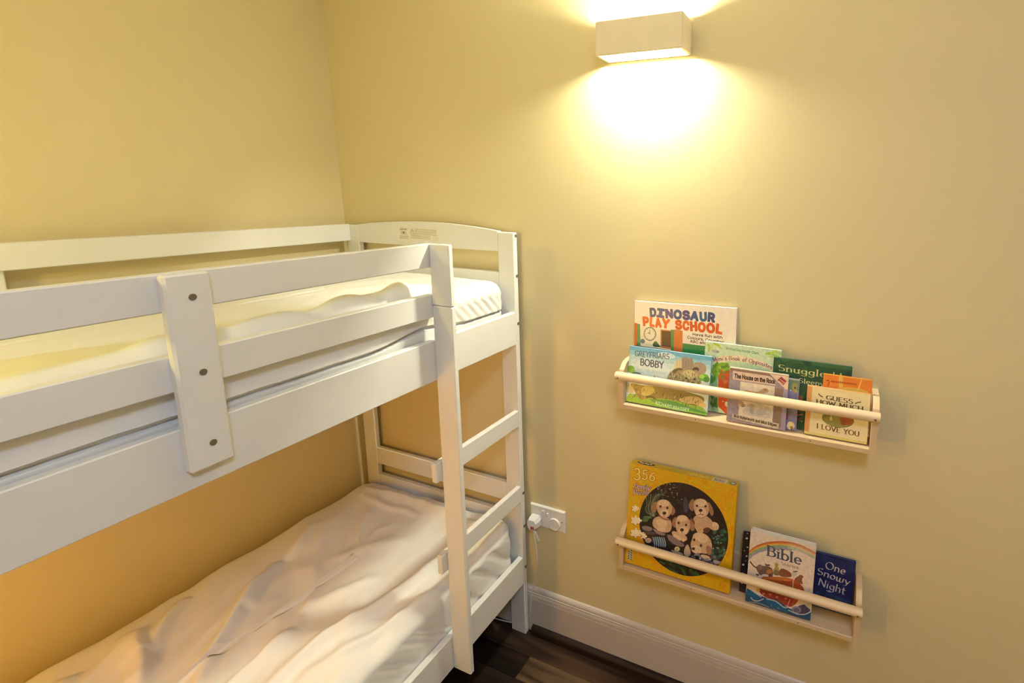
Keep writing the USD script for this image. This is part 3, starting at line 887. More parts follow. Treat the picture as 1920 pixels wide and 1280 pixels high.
book('picture_book', 'lilac picture book almost hidden behind the mauve one', 1.6695, 0.1500, 0.1445, 0.0045, -0.0785, B1, 8, A, (140, 132, 160), M_paint, hard=False)

# --- dark green bedtime book
A = Art(0.2060, 0.1925, (1450.8, 671.7), (1598.4, 688), (1450.8 + (1509 - 1509.5), 671.7 + 130.9), 0.1915)
A.crop(1400, 660, 6.4)
A.fill(0, 0, 1, 1, (34, 78, 52))
A.fill(0, 0, 1, 0.009, (54, 98, 62))
for k in range(60):
    A.ell(rng.uniform(330, 1270), rng.uniform(120, 960), rng.uniform(30, 90), rng.uniform(20, 40), rng.choice([(28, 66, 52), (42, 88, 58), (30, 74, 60), (24, 60, 46), (52, 92, 54)]), rng.uniform(0, 180))
for i in range(5):
    A.line([(600, 720 + 44 * i), (720, 690 + 44 * i)], 24, [(176, 126, 62), (120, 74, 40)][i % 2], 0)
A.poly([(590, 870), (720, 860), (720, 960), (590, 960)], (28, 74, 44), 0)
A.line([(690, 560), (700, 640)], 40, (146, 84, 46), 0)
A.text(pen_text('Snuggle Up', .11, .045, 0, .09, .10), (385, 240), (1250, 344), 76, (204, 196, 134), grow=0.5)
A.text(pen_text('Sleepy Ones', .11, .05, 0, .08, .10), (652, 384), (1240, 455), 56, (206, 200, 150), grow=1)
book('picture_book', 'dark green picture book with cream serif title, behind the upper dowel', 1.7440, 0.2060, 0.1925, 0.0085, -0.0620, B1, 7, A, (40, 84, 56), M_paint)

# --- orange book
A = Art(0.1215, 0.1690, (1545.3, 699), (1636.7, 713), (1545.3 - 3, 699 + 62), 0.1)
A.crop(1400, 660, 6.4)
A.fill(0, 0, 1, 1, (222, 126, 46))
A.fill(0, 0, 1, 0.0022, (226, 170, 60))
A.poly([(1112, 260), (1172, 285), (1165, 460), (1120, 450)], (226, 176, 78), 1)
A.poly([(1385, 320), (1396, 330), (1362, 430), (1346, 430)], (230, 186, 96), 0)
A.poly([(920, 470), (1040, 425), (1180, 405), (1340, 420), (1510, 470), (1510, 1200), (900, 1200)], (214, 176, 78), 1)
A.poly([(920, 520), (1060, 455), (1200, 440), (1360, 455), (1510, 505), (1510, 1200), (900, 1200)], (228, 204, 132), 1)
A.line([(965, 330), (990, 325), (1000, 345), (985, 385)], 11, (150, 62, 26))
A.line([(1020, 338), (1110, 348), (1200, 362), (1325, 378)], 10, (180, 78, 30))
for x in range(1030, 1320, 26):
    A.line([(x, 328 + (x - 1030) * .14), (x + 10, 352 + (x - 1030) * .14)], 8, (164, 70, 30), 0)
A.line([(1050, 460), (1100, 462)], 16, (96, 92, 100), 0)
book('picture_book', 'orange picture book with a yellow arc, behind the small cream one on the upper shelf', 1.8790, 0.1215, 0.1690, 0.0050, -0.0718, B1, 7, A, (214, 130, 56), hard=False)

# --- cream board book
A = Art(0.1580, 0.1330, (1514, 727), (1633.6, 741), (1510, 809), 0.1199)
A.crop(1400, 660, 6.4)
A.fill(0, 0, 1, 1, (232, 212, 164))
A.fill(0, 0, 0.0115, 1, (214, 152, 92))
A.fill(0.0115, 0, 0.0135, 1, (222, 184, 128))
A.fill(0, 0.126, 1, 1, (214, 196, 120))
A.text(pen_text('GUESS', .17, .06, 0, .09, .12), (965, 588), (1288, 630), 50, (92, 78, 46), grow=1)
A.text(pen_text('HOW MUCH', .17, .06, 0, .09, .12), (845, 636), (1412, 706), 46, (92, 74, 48), grow=1)
A.line([(870, 525), (890, 545), (920, 560)], 14, (110, 96, 66))
A.line([(1320, 625), (1345, 608), (1380, 606)], 14, (110, 96, 66))
A.ell(1115, 820, 196, 98, (132, 124, 62), 6)
A.ell(1100, 850, 160, 62, (150, 140, 74), 6)
A.ell(1220, 815, 84, 70, (166, 92, 44), 10)
A.ell(1185, 850, 34, 40, (150, 80, 46))
A.poly([(1030, 770), (1045, 800), (1052, 840), (1010, 838), (1022, 800)], (212, 196, 126))
A.text(pen_text('I LOVE YOU', .16, .06, 0, .09, .12), (858, 938), (1376, 1012), 56, (116, 72, 44), grow=1)
book('board_book', 'small cream board book with brown serif title, at the right end of the upper shelf', 1.8405, 0.1580, 0.1340, 0.0120, -0.0850, B1, 6, A, (220, 170, 110))

# --- dark book with white dots
A = Art(0.150, 0.1845, (1393.4, 996.4), (1470, 1016), (1387.6, 1108.7), 0.1822)
A.crop(1370, 970, 5.12)
A.fill(0, 0, 1, 1, (34, 26, 32))
for x, y, r in ((145, 198, 10), (152, 285, 7), (146, 372, 8), (120, 458, 10), (150, 150, 5), (128, 320, 4), (140, 420, 4), (112, 640, 8), (118, 540, 6), (160, 600, 7)):
    A.ell(x, y, r, r, (206, 196, 196))
book('picture_book', 'black book with white star dots, mostly hidden behind the rainbow book', 1.6830, 0.150, 0.1845, 0.0080, -0.0620, B2, 10, A, (34, 26, 30))

# --- thick white padded book with rainbow and boat
A = Art(0.1870, 0.2160, (1406, 994), (1529, 1028.6), (1400.3, 1132), 0.2205)
A.crop(1390, 975, 6.4)
A.fill(0, 0, 1, 1, (226, 206, 190))
bow = lambda dy: [(80, 400 + dy), (160, 330 + dy), (280, 285 + dy), (420, 272 + dy), (560, 280 + dy), (700, 318 + dy), (820, 378 + dy), (905, 430 + dy)]
for k, (c, wd) in enumerate((((196, 96, 60), 16), ((214, 130, 64), 20), ((218, 178, 96), 20), ((150, 168, 108), 24), ((146, 160, 164), 22), ((160, 150, 172), 18))):
    A.line(bow(-4 + 17 * k), wd, c, 3)
A.poly([(600, 300), (760, 330), (905, 400), (905, 560), (720, 470), (600, 380)], (226, 206, 190), 1)
for k, c in enumerate(((200, 120, 84), (214, 150, 100), (220, 190, 136), (180, 186, 146), (184, 184, 176))):
    A.line(bow(-4 + 17 * k)[4:], 13, c, 3)
A.text(sans_text('my first', False), (470, 352), (640, 384), 24, (150, 140, 130))
A.text(pen_text('Bible', .125, .05, 0, .10, .07), (315, 430), (728, 550), 118, (78, 84, 102), grow=2)
A.text(pen_text('Stories', .15, .07, 0, .08, .16), (486, 545), (694, 598), 36, (150, 138, 132), grow=1)
# elephant, animals, boat, sea
A.line([(112, 510), (150, 560), (195, 585)], 15, (88, 66, 56))
A.poly([(180, 575), (215, 545), (270, 560), (330, 560), (385, 590), (400, 650), (390, 700), (350, 700), (330, 660), (270, 660), (240, 680), (215, 640), (195, 610)], (112, 88, 76))
A.ell(230, 575, 30, 34, (132, 108, 94))
A.ell(350, 630, 36, 30, (176, 116, 66))
A.poly([(290, 520), (310, 545), (350, 540), (360, 560), (300, 560)], (70, 56, 58))
A.poly([(410, 525), (440, 520), (445, 560), (470, 600), (460, 640), (400, 640), (395, 600), (420, 580)], (172, 150, 84))
A.ell(440, 545, 16, 20, (182, 152, 80))
A.poly([(395, 620), (440, 600), (480, 640), (470, 680), (400, 670)], (126, 118, 74))
A.poly([(460, 620), (500, 585), (560, 610), (620, 650), (620, 700), (470, 690)], (130, 84, 58))
A.poly([(540, 610), (590, 640), (620, 690), (570, 670)], (150, 62, 50))
A.poly([(610, 640), (650, 620), (680, 640), (660, 690), (620, 690)], (196, 186, 172))
A.line([(640, 630), (680, 625)], 12, (70, 60, 58))
A.poly([(640, 720), (700, 680), (720, 660), (765, 690), (745, 700), (740, 740), (760, 780), (700, 770)], (142, 88, 56))
A.line([(195, 665), (215, 670)], 20, (96, 70, 56))
A.line([(350, 690), (360, 660)], 14, (70, 54, 48))
A.poly([(230, 690), (420, 690), (600, 705), (700, 750), (775, 830), (760, 880), (660, 1050), (560, 1040), (420, 970), (280, 920), (220, 840)], (176, 84, 44), 1)
A.poly([(240, 700), (420, 700), (590, 710), (640, 740), (500, 740), (340, 722)], (206, 122, 58), 1)
A.poly([(200, 830), (300, 850), (480, 880), (640, 900), (640, 1050), (560, 1040), (420, 970), (280, 930)], (150, 62, 48), 1)
for x, y in ((290, 900), (370, 905), (455, 935), (560, 950)):
    A.ell(x, y, 18, 14, (206, 120, 96))
A.line([(640, 690), (638, 830)], 12, (220, 176, 150), 0)
A.line([(610, 960), (580, 1045)], 12, (216, 150, 120), 0)
A.poly([(200, 830), (230, 810), (250, 880), (200, 870)], (206, 176, 104))
sea = [(66, 830), (120, 850), (180, 890), (280, 930), (330, 950), (430, 960), (520, 1010), (600, 1070), (680, 1080), (760, 1010), (870, 1080), (860, 1300), (60, 1200)]
A.poly(sea, (46, 84, 118), 1)
A.poly([(75, 830), (110, 845), (190, 900), (260, 960), (180, 960), (110, 930), (75, 900)], (40, 96, 140))
A.poly([(310, 960), (420, 990), (520, 1040), (640, 1110), (500, 1090), (380, 1060), (320, 1010)], (44, 98, 142))
A.poly([(640, 1080), (720, 1030), (790, 1010), (850, 1060), (820, 1120), (700, 1130)], (86, 74, 98))
A.ell(690, 1080, 56, 40, (146, 136, 150), 10)
A.ell(690, 1088, 36, 24, (104, 104, 128), 10)
A.poly([(140, 850), (180, 880), (160, 870)], (214, 206, 206), 0)
for p in ([(135, 950), (170, 985), (230, 990), (290, 960)], [(330, 960), (420, 975), (480, 1010), (540, 1060), (580, 1060)], [(150, 865), (210, 905), (260, 935)], [(600, 1090), (700, 1135), (800, 1135), (850, 1100)], [(380, 1040), (430, 1070), (480, 1075)], [(790, 1020), (840, 1060)]):
    A.line(p, 13, (186, 190, 196), 2)
A.poly([(60, 970), (300, 1010), (600, 1120), (860, 1180), (860, 1300), (60, 1200)], (58, 84, 112), 1)
for p in ([(100, 1000), (240, 1010), (360, 1060)], [(420, 1080), (560, 1140), (700, 1180)]):
    A.line(p, 10, (140, 156, 170), 2)
A.poly([(800, 1010), (850, 1060), (850, 1040), (830, 1000)], (206, 196, 176), 0)
book('padded_book', 'thick white book with rainbow, animals and boat, on the lower shelf', 1.7085, 0.1870, 0.2160, 0.0235, -0.0950, B2, 9, A, (226, 212, 200), M_paint)

# --- small dark blue book
A = Art(0.1080, 0.1715, (1532, 1036.4), (1604.4, 1054), (1600.5 - 72.4, 1133 - 17.6), 0.1301)
A.crop(1500, 1020, 6.4)
A.fill(0, 0, 1, 1, (30, 38, 98))
A.fill(0, 0, 1, 0.004, (22, 26, 66))
for k in range(30):
    A.ell(rng.uniform(190, 660), rng.uniform(150, 700), rng.uniform(30, 80), rng.uniform(20, 40), rng.choice([(28, 34, 92), (34, 44, 108), (26, 38, 96), (38, 36, 100)]), rng.uniform(0, 180))
A.poly([(180, 590), (300, 600), (460, 640), (650, 700), (650, 1000), (170, 1000)], (22, 60, 112), 1)
A.poly([(240, 630), (300, 590), (360, 650), (420, 640), (470, 690), (400, 720), (260, 690)], (18, 32, 76))
A.line([(340, 578), (378, 596)], 12, (160, 170, 190), 0)
ink = (206, 196, 196)
A.text(pen_text('One', .125, .035, 38, 0, .10, .12), (312, 300), (548, 372), 88, ink, grow=0.8)
A.text(pen_text('Snowy', .125, .035, 38, 0, .08, .14), (212, 374), (604, 500), 84, ink, grow=0.8)
A.text(pen_text('Night', .125, .035, 38, 0, .08, .14), (232, 512), (552, 618), 92, ink, grow=0.8)
book('picture_book', 'small dark blue picture book with white script title, right end of the lower shelf', 1.8965, 0.1080, 0.1715, 0.0075, -0.0300, B2, 3.5, A, (26, 32, 84))

# --- yellow jigsaw puzzle box
PWd, PH, PT = 0.3520, 0.3345, 0.0400
A = Art(PWd, PH, (1176.7, 868), (1380.6, 914.5), (1171, 1056), 0.3345)
A.crop(1150, 840, 7.111)
A.fill(0, 0, 1, 1, (220, 170, 16))
for k in range(150):
    A.ell(rng.uniform(150, 1640), rng.uniform(200, 2000), rng.uniform(30, 110), rng.uniform(20, 60), rng.choice([(224, 164, 20), (212, 170, 14), (222, 154, 22), (216, 176, 26)]), rng.uniform(0, 180))
DK = (44, 32, 34)
A.ell(955, 1057 + 6, 600, 596, DK, 0)
cx0, cy0 = 955, 1063
# the circle, seen in the view, is a sheared ellipse: draw it on the cover itself
A.layers.pop()
circ = Point(0.1895, PH - 0.1735).buffer(0.1475, 32)
A.add(circ, DK)


def clip_to_circle(n0):
    A.layers[n0:] = [(g.intersection(circ), c) for g, c in A.layers[n0:]]
    A.layers[n0:] = [(g, c) for g, c in A.layers[n0:] if not g.is_empty]


n0 = len(A.layers)
A.crop(1190, 890, 6.095)
for k in range(70):
    x, y = rng.uniform(260, 900), rng.uniform(110, 460)
    A.ell(x, y, rng.uniform(14, 36), rng.uniform(10, 22), rng.choice([(48, 50, 44), (66, 34, 42), (58, 28, 40), (40, 38, 48), (34, 44, 40), (50, 34, 52)]), rng.uniform(0, 180))
for k in range(46):
    x, y = rng.uniform(250, 560), rng.uniform(110, 330)
    A.ell(x, y, rng.uniform(5, 10), rng.uniform(4, 8), rng.choice([(150, 150, 130), (120, 130, 112), (106, 60, 68)]), rng.uniform(0, 180))
A.poly([(570, 260), (610, 255), (640, 420), (580, 440)], (66, 70, 92))
for k in range(9):
    x = 80 + 18 * k
    A.line([(210 + 4 * k, 480), (x + 30, 420 - 10 * k), (x + 60, 330 - 12 * k), (x + 40 + 14 * k, 240 - 4 * k)], 7, rng.choice([(118, 138, 100), (82, 106, 76), (150, 160, 128)]))
for k in range(8):
    A.line([(90 + 8 * k, 540), (100 + 12 * k, 470), (170 + 4 * k, 500)], 6, rng.choice([(70, 110, 70), (98, 130, 88)]))
for k in range(46):
    A.ell(rng.uniform(890, 1070), rng.uniform(610, 920), rng.uniform(16, 34), rng.uniform(12, 22), rng.choice([(48, 84, 66), (38, 66, 54), (70, 110, 88), (60, 92, 78), (30, 48, 42)]), rng.uniform(0, 180))
for k in range(12):
    A.ell(rng.uniform(900, 1060), rng.uniform(640, 880), 9, 7, (140, 160, 140))
F, FL, FD = (204, 168, 134), (224, 194, 160), (160, 118, 90)
DKB = (70, 44, 38)
# right upper pup: body and paws
A.poly([(690, 470), (780, 440), (880, 480), (920, 540), (980, 560), (985, 610), (930, 620), (890, 600), (820, 620), (790, 680), (740, 640), (700, 560)], F)
A.poly([(900, 520), (960, 530), (990, 570), (970, 615), (920, 605)], FL)
A.poly([(650, 480), (700, 500), (720, 560), (690, 560)], (116, 82, 64))
for x in (930, 952, 972):
    A.line([(x, 575), (x + 4, 608)], 5, FD, 0)
A.poly([(800, 600), (880, 580), (900, 620), (830, 660)], (100, 70, 60))
A.poly([(655, 290), (690, 270), (700, 340), (690, 420), (650, 400), (630, 350)], FD)
A.poly([(850, 300), (890, 340), (925, 420), (905, 470), (880, 440), (850, 370)], FD)
A.poly([(690, 300), (730, 275), (790, 272), (840, 300), (868, 370), (862, 440), (820, 490), (760, 490), (710, 440), (690, 370)], F)
A.ell(775, 320, 62, 40, FL)
A.ell(776, 425, 62, 56, FL)
A.ell(728, 352, 13, 13, DKB)
A.ell(826, 356, 13, 13, DKB)
A.ell(772, 402, 21, 17, (60, 38, 36))
A.line([(772, 420), (774, 446), (745, 452)], 6, (110, 74, 60))
A.line([(774, 446), (806, 450)], 6, (110, 74, 60))
A.line([(715, 440), (745, 482), (800, 486), (845, 452)], 6, FD)
# left pup
A.poly([(220, 500), (300, 470), (420, 500), (450, 560), (440, 640), (380, 665), (290, 640), (210, 590)], F)
A.poly([(240, 520), (330, 505), (400, 540), (380, 600), (290, 600)], FL)
A.poly([(210, 330), (260, 300), (260, 400), (240, 440), (205, 420), (190, 370)], FD)
A.poly([(420, 330), (470, 380), (485, 430), (450, 470), (425, 440), (420, 380)], FD)
A.poly([(250, 320), (300, 285), (370, 285), (430, 330), (450, 400), (420, 470), (360, 500), (300, 470), (262, 410)], F)
A.ell(340, 330, 66, 36, FL)
A.ell(350, 440, 52, 46, FL)
A.ell(303, 366, 14, 15, DKB)
A.ell(386, 380, 14, 15, DKB)
A.ell(352, 440, 22, 18, (66, 42, 40))
A.line([(352, 458), (350, 480)], 6, (120, 84, 70))
A.line([(290, 470), (350, 510), (430, 515)], 12, (150, 84, 74))
for x in (290, 315, 340, 365):
    A.ell(x, 625, 17, 26, FL)
    A.line([(x + 12, 612), (x + 13, 645)], 4, FD, 0)
# middle pup
A.poly([(440, 640), (500, 640), (620, 680), (640, 740), (560, 750), (470, 710)], F)
A.poly([(455, 500), (500, 470), (500, 600), (470, 600), (445, 560)], FD)
A.poly([(640, 490), (700, 540), (720, 610), (690, 640), (650, 600), (630, 540)], FD)
A.poly([(490, 490), (540, 455), (610, 460), (655, 520), (660, 600), (640, 660), (590, 690), (520, 660), (490, 600)], F)
A.ell(570, 495, 60, 34, FL)
A.ell(580, 630, 56, 46, FL)
A.ell(526, 546, 13, 14, DKB)
A.ell(612, 566, 13, 14, DKB)
A.ell(568, 622, 22, 18, (66, 42, 40))
A.line([(568, 640), (568, 664)], 6, (120, 84, 70))
for x, y in ((490, 690), (520, 705), (550, 720), (590, 735)):
    A.ell(x, y, 18, 22, FL)
# lower right pup
A.poly([(700, 660), (760, 640), (850, 660), (910, 730), (920, 820), (880, 880), (800, 870), (740, 880), (690, 840), (670, 780), (690, 720)], F)
A.ell(790, 700, 80, 48, FL, 20)
A.ell(742, 835, 60, 44, FL, 20)
A.poly([(850, 780), (900, 790), (920, 860), (890, 900), (855, 860)], FD)
A.ell(713, 728, 13, 15, DKB)
A.ell(793, 788, 14, 16, DKB)
A.ell(708, 826, 20, 16, (80, 54, 50))
A.poly([(800, 880), (900, 900), (920, 950), (860, 950), (790, 910)], FL)
# things the pups lie on
A.poly([(75, 600), (130, 585), (220, 610), (210, 650), (110, 645)], (140, 120, 122))
A.poly([(90, 650), (260, 655), (280, 690), (120, 690)], (84, 66, 70))
A.poly([(215, 610), (290, 640), (380, 670), (370, 695), (290, 685), (240, 650)], (150, 128, 132))
A.poly([(385, 680), (440, 680), (540, 740), (610, 790), (590, 815), (500, 800), (420, 750)], (136, 114, 120))
A.poly([(210, 710), (360, 715), (395, 780), (390, 830), (230, 800)], (70, 92, 120))
for x in range(225, 380, 26):
    A.line([(x, 715), (x + 22, 760), (x + 24, 820)], 9, (166, 182, 200))
A.ell(170, 755, 40, 30, (190, 168, 150))
A.ell(520, 838, 32, 28, (224, 206, 150))
A.ell(520, 838, 8, 7, (120, 96, 70))
A.poly([(600, 840), (640, 760), (690, 880), (650, 925), (600, 900)], (196, 176, 150))
for k in range(26):
    A.ell(rng.uniform(690, 1010), rng.uniform(890, 1000), rng.uniform(12, 30), rng.uniform(8, 18), rng.choice([(170, 156, 160), (96, 82, 96), (206, 196, 190), (130, 116, 128)]), rng.uniform(-30, 60))
A.poly([(940, 930), (1010, 950), (990, 990), (930, 970)], (196, 180, 176))
A.poly([(430, 840), (600, 880), (590, 920), (480, 890)], (176, 160, 140))
for k in range(40):
    A.ell(rng.uniform(310, 760), rng.uniform(960, 1110), rng.uniform(20, 50), rng.uniform(10, 22), rng.choice([(36, 84, 44), (30, 64, 40), (48, 40, 36), (60, 100, 50), (28, 36, 32)]), rng.uniform(-20, 60))
clip_to_circle(n0)
A.crop(1150, 840, 7.111)


def jig(x, y, w, h, r=1):
    b = sbox(x, y, x + w, y + h)
    k = .22 * min(w, h)
    for px_, py_, sgn in ((x + w / 2, y - k * .6, 1), (x + w + k * .6, y + h / 2, 1), (x + w / 2, y + h + k * .3, r), (x - k * .3 * r, y + h / 2, -1)):
        c = Point(px_, py_).buffer(k, 6)
        b = b.union(c) if sgn > 0 else b.difference(c)
    A.shape(affinity.translate(b, -7, 5), (130, 96, 30))
    A.shape(b, (236, 220, 188))


jig(232, 785, 84, 60)
jig(222, 935, 130, 80)
jig(222, 1105, 150, 82)
jig(372, 1150, 70, 66, -1)
A.text(pen_text('3', .15, .12, 0, 0), (236, 424), (335, 432), 150, (240, 212, 110), under=(7, (150, 104, 24)))
A.text(pen_text('5', .16, .13, 0, 0), (358, 424), (438, 430), 126, (240, 212, 110), under=(7, (150, 104, 24)))
A.text(pen_text('6', .17, .14, 0, 0), (462, 440), (546, 446), 110, (240, 212, 110), under=(7, (150, 104, 24)))
A.text(pen_text('Family', .13, .08, 20, 0, .12, .22), (238, 540), (480, 572), 66, (232, 210, 206), under=(7, (116, 84, 88)))
A.text(pen_text('Puzzle', .13, .08, 20, 0, .12, .22), (238, 618), (462, 630), 60, (226, 204, 200), under=(7, (116, 84, 88)))
A.crop(1150, 980, 7.111)
A.ell(226, 450, 40, 78, (196, 190, 160))
for k in range(9):
    A.ell(226 + 18 * (-1) ** k, 388 + 15 * k, 12, 8, (66, 84, 92), 30 * (-1) ** k)
A.line([(200, 345), (330, 372), (450, 425)], 9, (170, 84, 24), 1)
n0 = len(A.layers)
pz = thing('puzzle_box', 'yellow jigsaw puzzle box with four puppies in a round picture, lower shelf', 'puzzle box', (1.3083, -0.0920, B2 + PT * math.sin(math.radians(8)) + 0.0004), (-8, 0, 0))
YEL = card((220, 170, 16))
lid = bevel_box(0, PWd, 0, PT * 0.86, 0, PH, 0.0012)
obj('lid', lid, YEL, pz)
obj('tray', bevel_box(0.0012, PWd - 0.0012, PT * 0.86, PT, 0.0012, PH - 0.0012, 0.0008), card((196, 180, 150)), pz)
print_mesh('cover_print', A, lambda v: np.stack([0.0012 + v[:, 0] * (PWd - 0.0024) / PWd, np.full(len(v), -0.00025), 0.0012 + v[:, 1] * (PH - 0.0024) / PH], 1), M_puzzle, pz)
# print on the top edge of the box: emblem, lettering, bar code
A = Art(PWd, PT * 0.86, (0, 0), (PWd, 0), (0, PT * 0.86), PT * 0.86)
A.fill(0, 0, 1, 1, (214, 178, 26))
tp = PT * 0.86
A.ell(0.048, tp * .52, .031, tp * .36, (52, 40, 40))
for k, x in enumerate((.028, .037, .046, .055, .064)):
    A.ell(x, tp * (.45 + .12 * (k % 2)), .0046, tp * .17, (214, 206, 200))
A.ell(.165, tp * .5, .02, tp * .33, (186, 170, 60))
A.ell(.165, tp * .5, .017, tp * .22, (206, 186, 60))
A.text(sans_text('356', True), (.198, tp * .74), (.222, tp * .74), tp * .46, (238, 224, 120))
A.text(sans_text('pieces', False), (.226, tp * .74), (.262, tp * .74), tp * .42, (238, 224, 120))
A.poly([(.272, tp * .14), (.318, tp * .14), (.318, tp * .92), (.272, tp * .92)], (226, 220, 200), 0)
x = .277
while x < .311:
    w_ = rng.choice([.0006, .0011, .0017])
    A.poly([(x, tp * .24), (x + w_, tp * .24), (x + w_, tp * .82), (x, tp * .82)], (88, 84, 92), 0)
    x += w_ + rng.choice([.0007, .0012])
A.ell(.336, tp * .5, .0115, tp * .38, (120, 134, 128))
A.ell(.336, tp * .5, .006, tp * .2, (206, 210, 190))
print_mesh('top_print', A, lambda v: np.stack([0.0012 + v[:, 0] * (PWd - 0.0024) / PWd, (0.0012 + v[:, 1] * (tp - 0.0024) / tp), np.full(len(v), PH + 0.00025)], 1), M_puzzle, pz)

# --- safety label stuck on the arched headboard rail
A = Art(0.192, 0.0478, (0, 0), (0.192, 0), (0, 0.0478), 0.0478)
A.fill(0, 0, 1, 1, (231, 226, 214))
inkc = (190, 176, 152)
A.poly([(.008, .006), (.042, .006), (.042, .013), (.008, .013)], inkc, 0)
A.poly([(.010, .0155), (.040, .0155), (.040, .030), (.010, .030)], (212, 202, 180), 0)
A.ell(.025, .022, .0045, .0042, (130, 112, 90))
for k in range(3):
    A.line([(.004, .0345 + .0045 * k), (.046, .0345 + .0045 * k)], .0022, inkc, 0)
A.poly([(.060, .014), (.068, .006), (.076, .014)], inkc, 0)
for k in range(8):
    A.line([(.082 if k < 2 else .058, .0075 + .0047 * k), (.184 - (.03 if k > 4 else 0), .0075 + .0047 * k)], .0024, (198, 184, 160), 0)
sl = numbered(str(hr.GetPath()), 'safety_label')
print_mesh('safety_label', A, lambda v: np.stack([0.3455 + v[:, 0], np.full(len(v), PY0 + 0.0005 - 0.0006), 1.5220 + v[:, 1]], 1), M_print, hr)

# ------------------------------------------------------------------ mattresses and sheets
FX0, FX1, FY0, FY1 = 0.0905, 0.8425, -1.845, -0.0475


def bedding(z_top, z_hem, r_plan, r_edge, fold, side, n_s=1000, n_top=80, n_side=30, inset=0.0, close=False):
    """Rounded slab cover: rings from the middle of the top out to the rounded edge and down to the hem."""
    x0, x1, y0, y1 = FX0 + inset, FX1 - inset, FY0 + inset, FY1 - inset
    R = r_plan
    segs = [((x1, y0 + R), (x1, y1 - R)), ('a', x1 - R, y1 - R, 0), ((x1 - R, y1), (x0 + R, y1)), ('a', x0 + R, y1 - R, 90),
            ((x0, y1 - R), (x0, y0 + R)), ('a', x0 + R, y0 + R, 180), ((x0 + R, y0), (x1 - R, y0)), ('a', x1 - R, y0 + R, 270)]
    pts, nor = [], []
    total = 2 * (x1 - x0 + y1 - y0 - 4 * R) + 2 * math.pi * R
    for s in segs:
        if s[0] == 'a':
            n = max(8, int(n_s * (math.pi / 2 * R) / total * 2))
            for a in np.radians(s[3] + np.arange(n) / n * 90):
                pts.append((s[1] + R * math.cos(a), s[2] + R * math.sin(a)))
                nor.append((math.cos(a), math.sin(a)))
        else:
            a, b = np.array(s[0]), np.array(s[1])
            n = int(n_s * np.linalg.norm(b - a) / total)
            d = (b - a) / np.linalg.norm(b - a)
            for k in range(n):
                pts.append(tuple(a + (b - a) * k / n))
                nor.append((d[1], -d[0]))
    P, N = np.array(pts), np.array(nor)
    cx = (x0 + x1) / 2
    half = (x1 - x0) / 2
    Q = np.stack([np.full(len(P), cx), np.clip(P[:, 1], y0 + half, y1 - half)], 1)
    rows = []
    re = r_edge
    inner = P - N * re
    for f in np.linspace(0.02, 1, n_top) ** 0.9:
        q = Q + (inner - Q) * f
        rows.append(np.column_stack([q, np.full(len(P), z_top), np.zeros((len(P), 2)), np.ones(len(P))]))
    for a in np.radians(np.linspace(0, 90, 10)[1:]):
        q = inner + N * re * math.sin(a)
        rows.append(np.column_stack([q, np.full(len(P), z_top - re + re * math.cos(a)), N * math.sin(a), np.full(len(P), math.cos(a))]))
    hem = z_hem(P) if callable(z_hem) else np.full(len(P), z_hem)
    for k in np.linspace(0, 1, n_side)[1:]:
        rows.append(np.column_stack([P, (z_top - re) + (hem - (z_top - re)) * k, N, np.zeros(len(P))]))
    A_ = np.stack(rows)
    pos, nn = A_[..., :3].copy(), A_[..., 3:]
    if fold is not None:
        w = nn[..., 2]
        pos[..., 2] += w * gaussian_filter(fold(pos[..., 0], pos[..., 1]), (0.9, 1.6), mode=('nearest', 'wrap'))
    if side is not None:
        w = 1 - nn[..., 2]
        d = side(pos[..., 0], pos[..., 1], pos[..., 2])
        d = 0.001 - np.log1p(np.exp(-(d - 0.002) / 0.0022)) * 0.0022 * w
        d = np.minimum(d, 0.0012) * w
        pos[..., 0] += nn[..., 0] * d
        pos[..., 1] += nn[..., 1] * d
    nr, ns = pos.shape[:2]
    idx = np.arange(nr * ns).reshape(nr, ns)
    a, b = idx[:-1], idx[1:]
    f = np.stack([a, b, np.roll(b, -1, 1), np.roll(a, -1, 1)], -1).reshape(-1, 4)
    f = np.vstack([f[:, [0, 1, 2]], f[:, [0, 2, 3]]])
    v = pos.reshape(-1, 3)
    c = len(v)
    v = np.vstack([v, [(cx, (y0 + y1) / 2, v[:ns, 2].mean())]])
    f = np.vstack([f, [[c, idx[0, k], idx[0, (k + 1) % ns]] for k in range(ns)]])
    if close:
        v = np.vstack([v, [(cx, (y0 + y1) / 2, hem.mean())]])
        f = np.vstack([f, [[c + 1, idx[-1, (k + 1) % ns], idx[-1, k]] for k in range(ns)]])
    return trimesh.Trimesh(v, f, process=False)


def ridge_field(folds):
    lines = [(np.asarray(chaikin(p, 2, False)), h, w, sk) for p, h, w, sk in folds]

    def f(x, y):
        z = np.zeros_like(x)
        for p, h, w, sk in lines:
            best = np.full(x.shape, 1e9)
            sg = np.zeros_like(x)
            tt = np.zeros_like(x)
            for i in range(len(p) - 1):
                a, b = p[i], p[i + 1]
                d = b - a
                l2 = d @ d
                t = np.clip(((x - a[0]) * d[0] + (y - a[1]) * d[1]) / l2, 0, 1)
                ex, ey = x - a[0] - t * d[0], y - a[1] - t * d[1]
                e = np.hypot(ex, ey)
                k = e < best
                best = np.where(k, e, best)
                sg = np.where(k, np.sign(d[0] * ey - d[1] * ex) * e, sg)
                tt = np.where(k, (i + t) / (len(p) - 1), tt)
            ww = np.where(sg > 0, w * (1 + sk), w * (1 - sk))
            z += h * np.exp(-(sg / ww) ** 2) * np.clip(4 * tt * (1 - tt), 0, 1) ** 0.8
        return z
    return f


def fb(x, y, z=0.0, s=(1, 1, 1), o=4, seed=0):
    p = np.stack([np.broadcast_to(x * s[0], x.shape), y * s[1], np.broadcast_to(z, x.shape) * s[2]], -1)
    return meshkit.fbm(p, o, seed) - 0.5


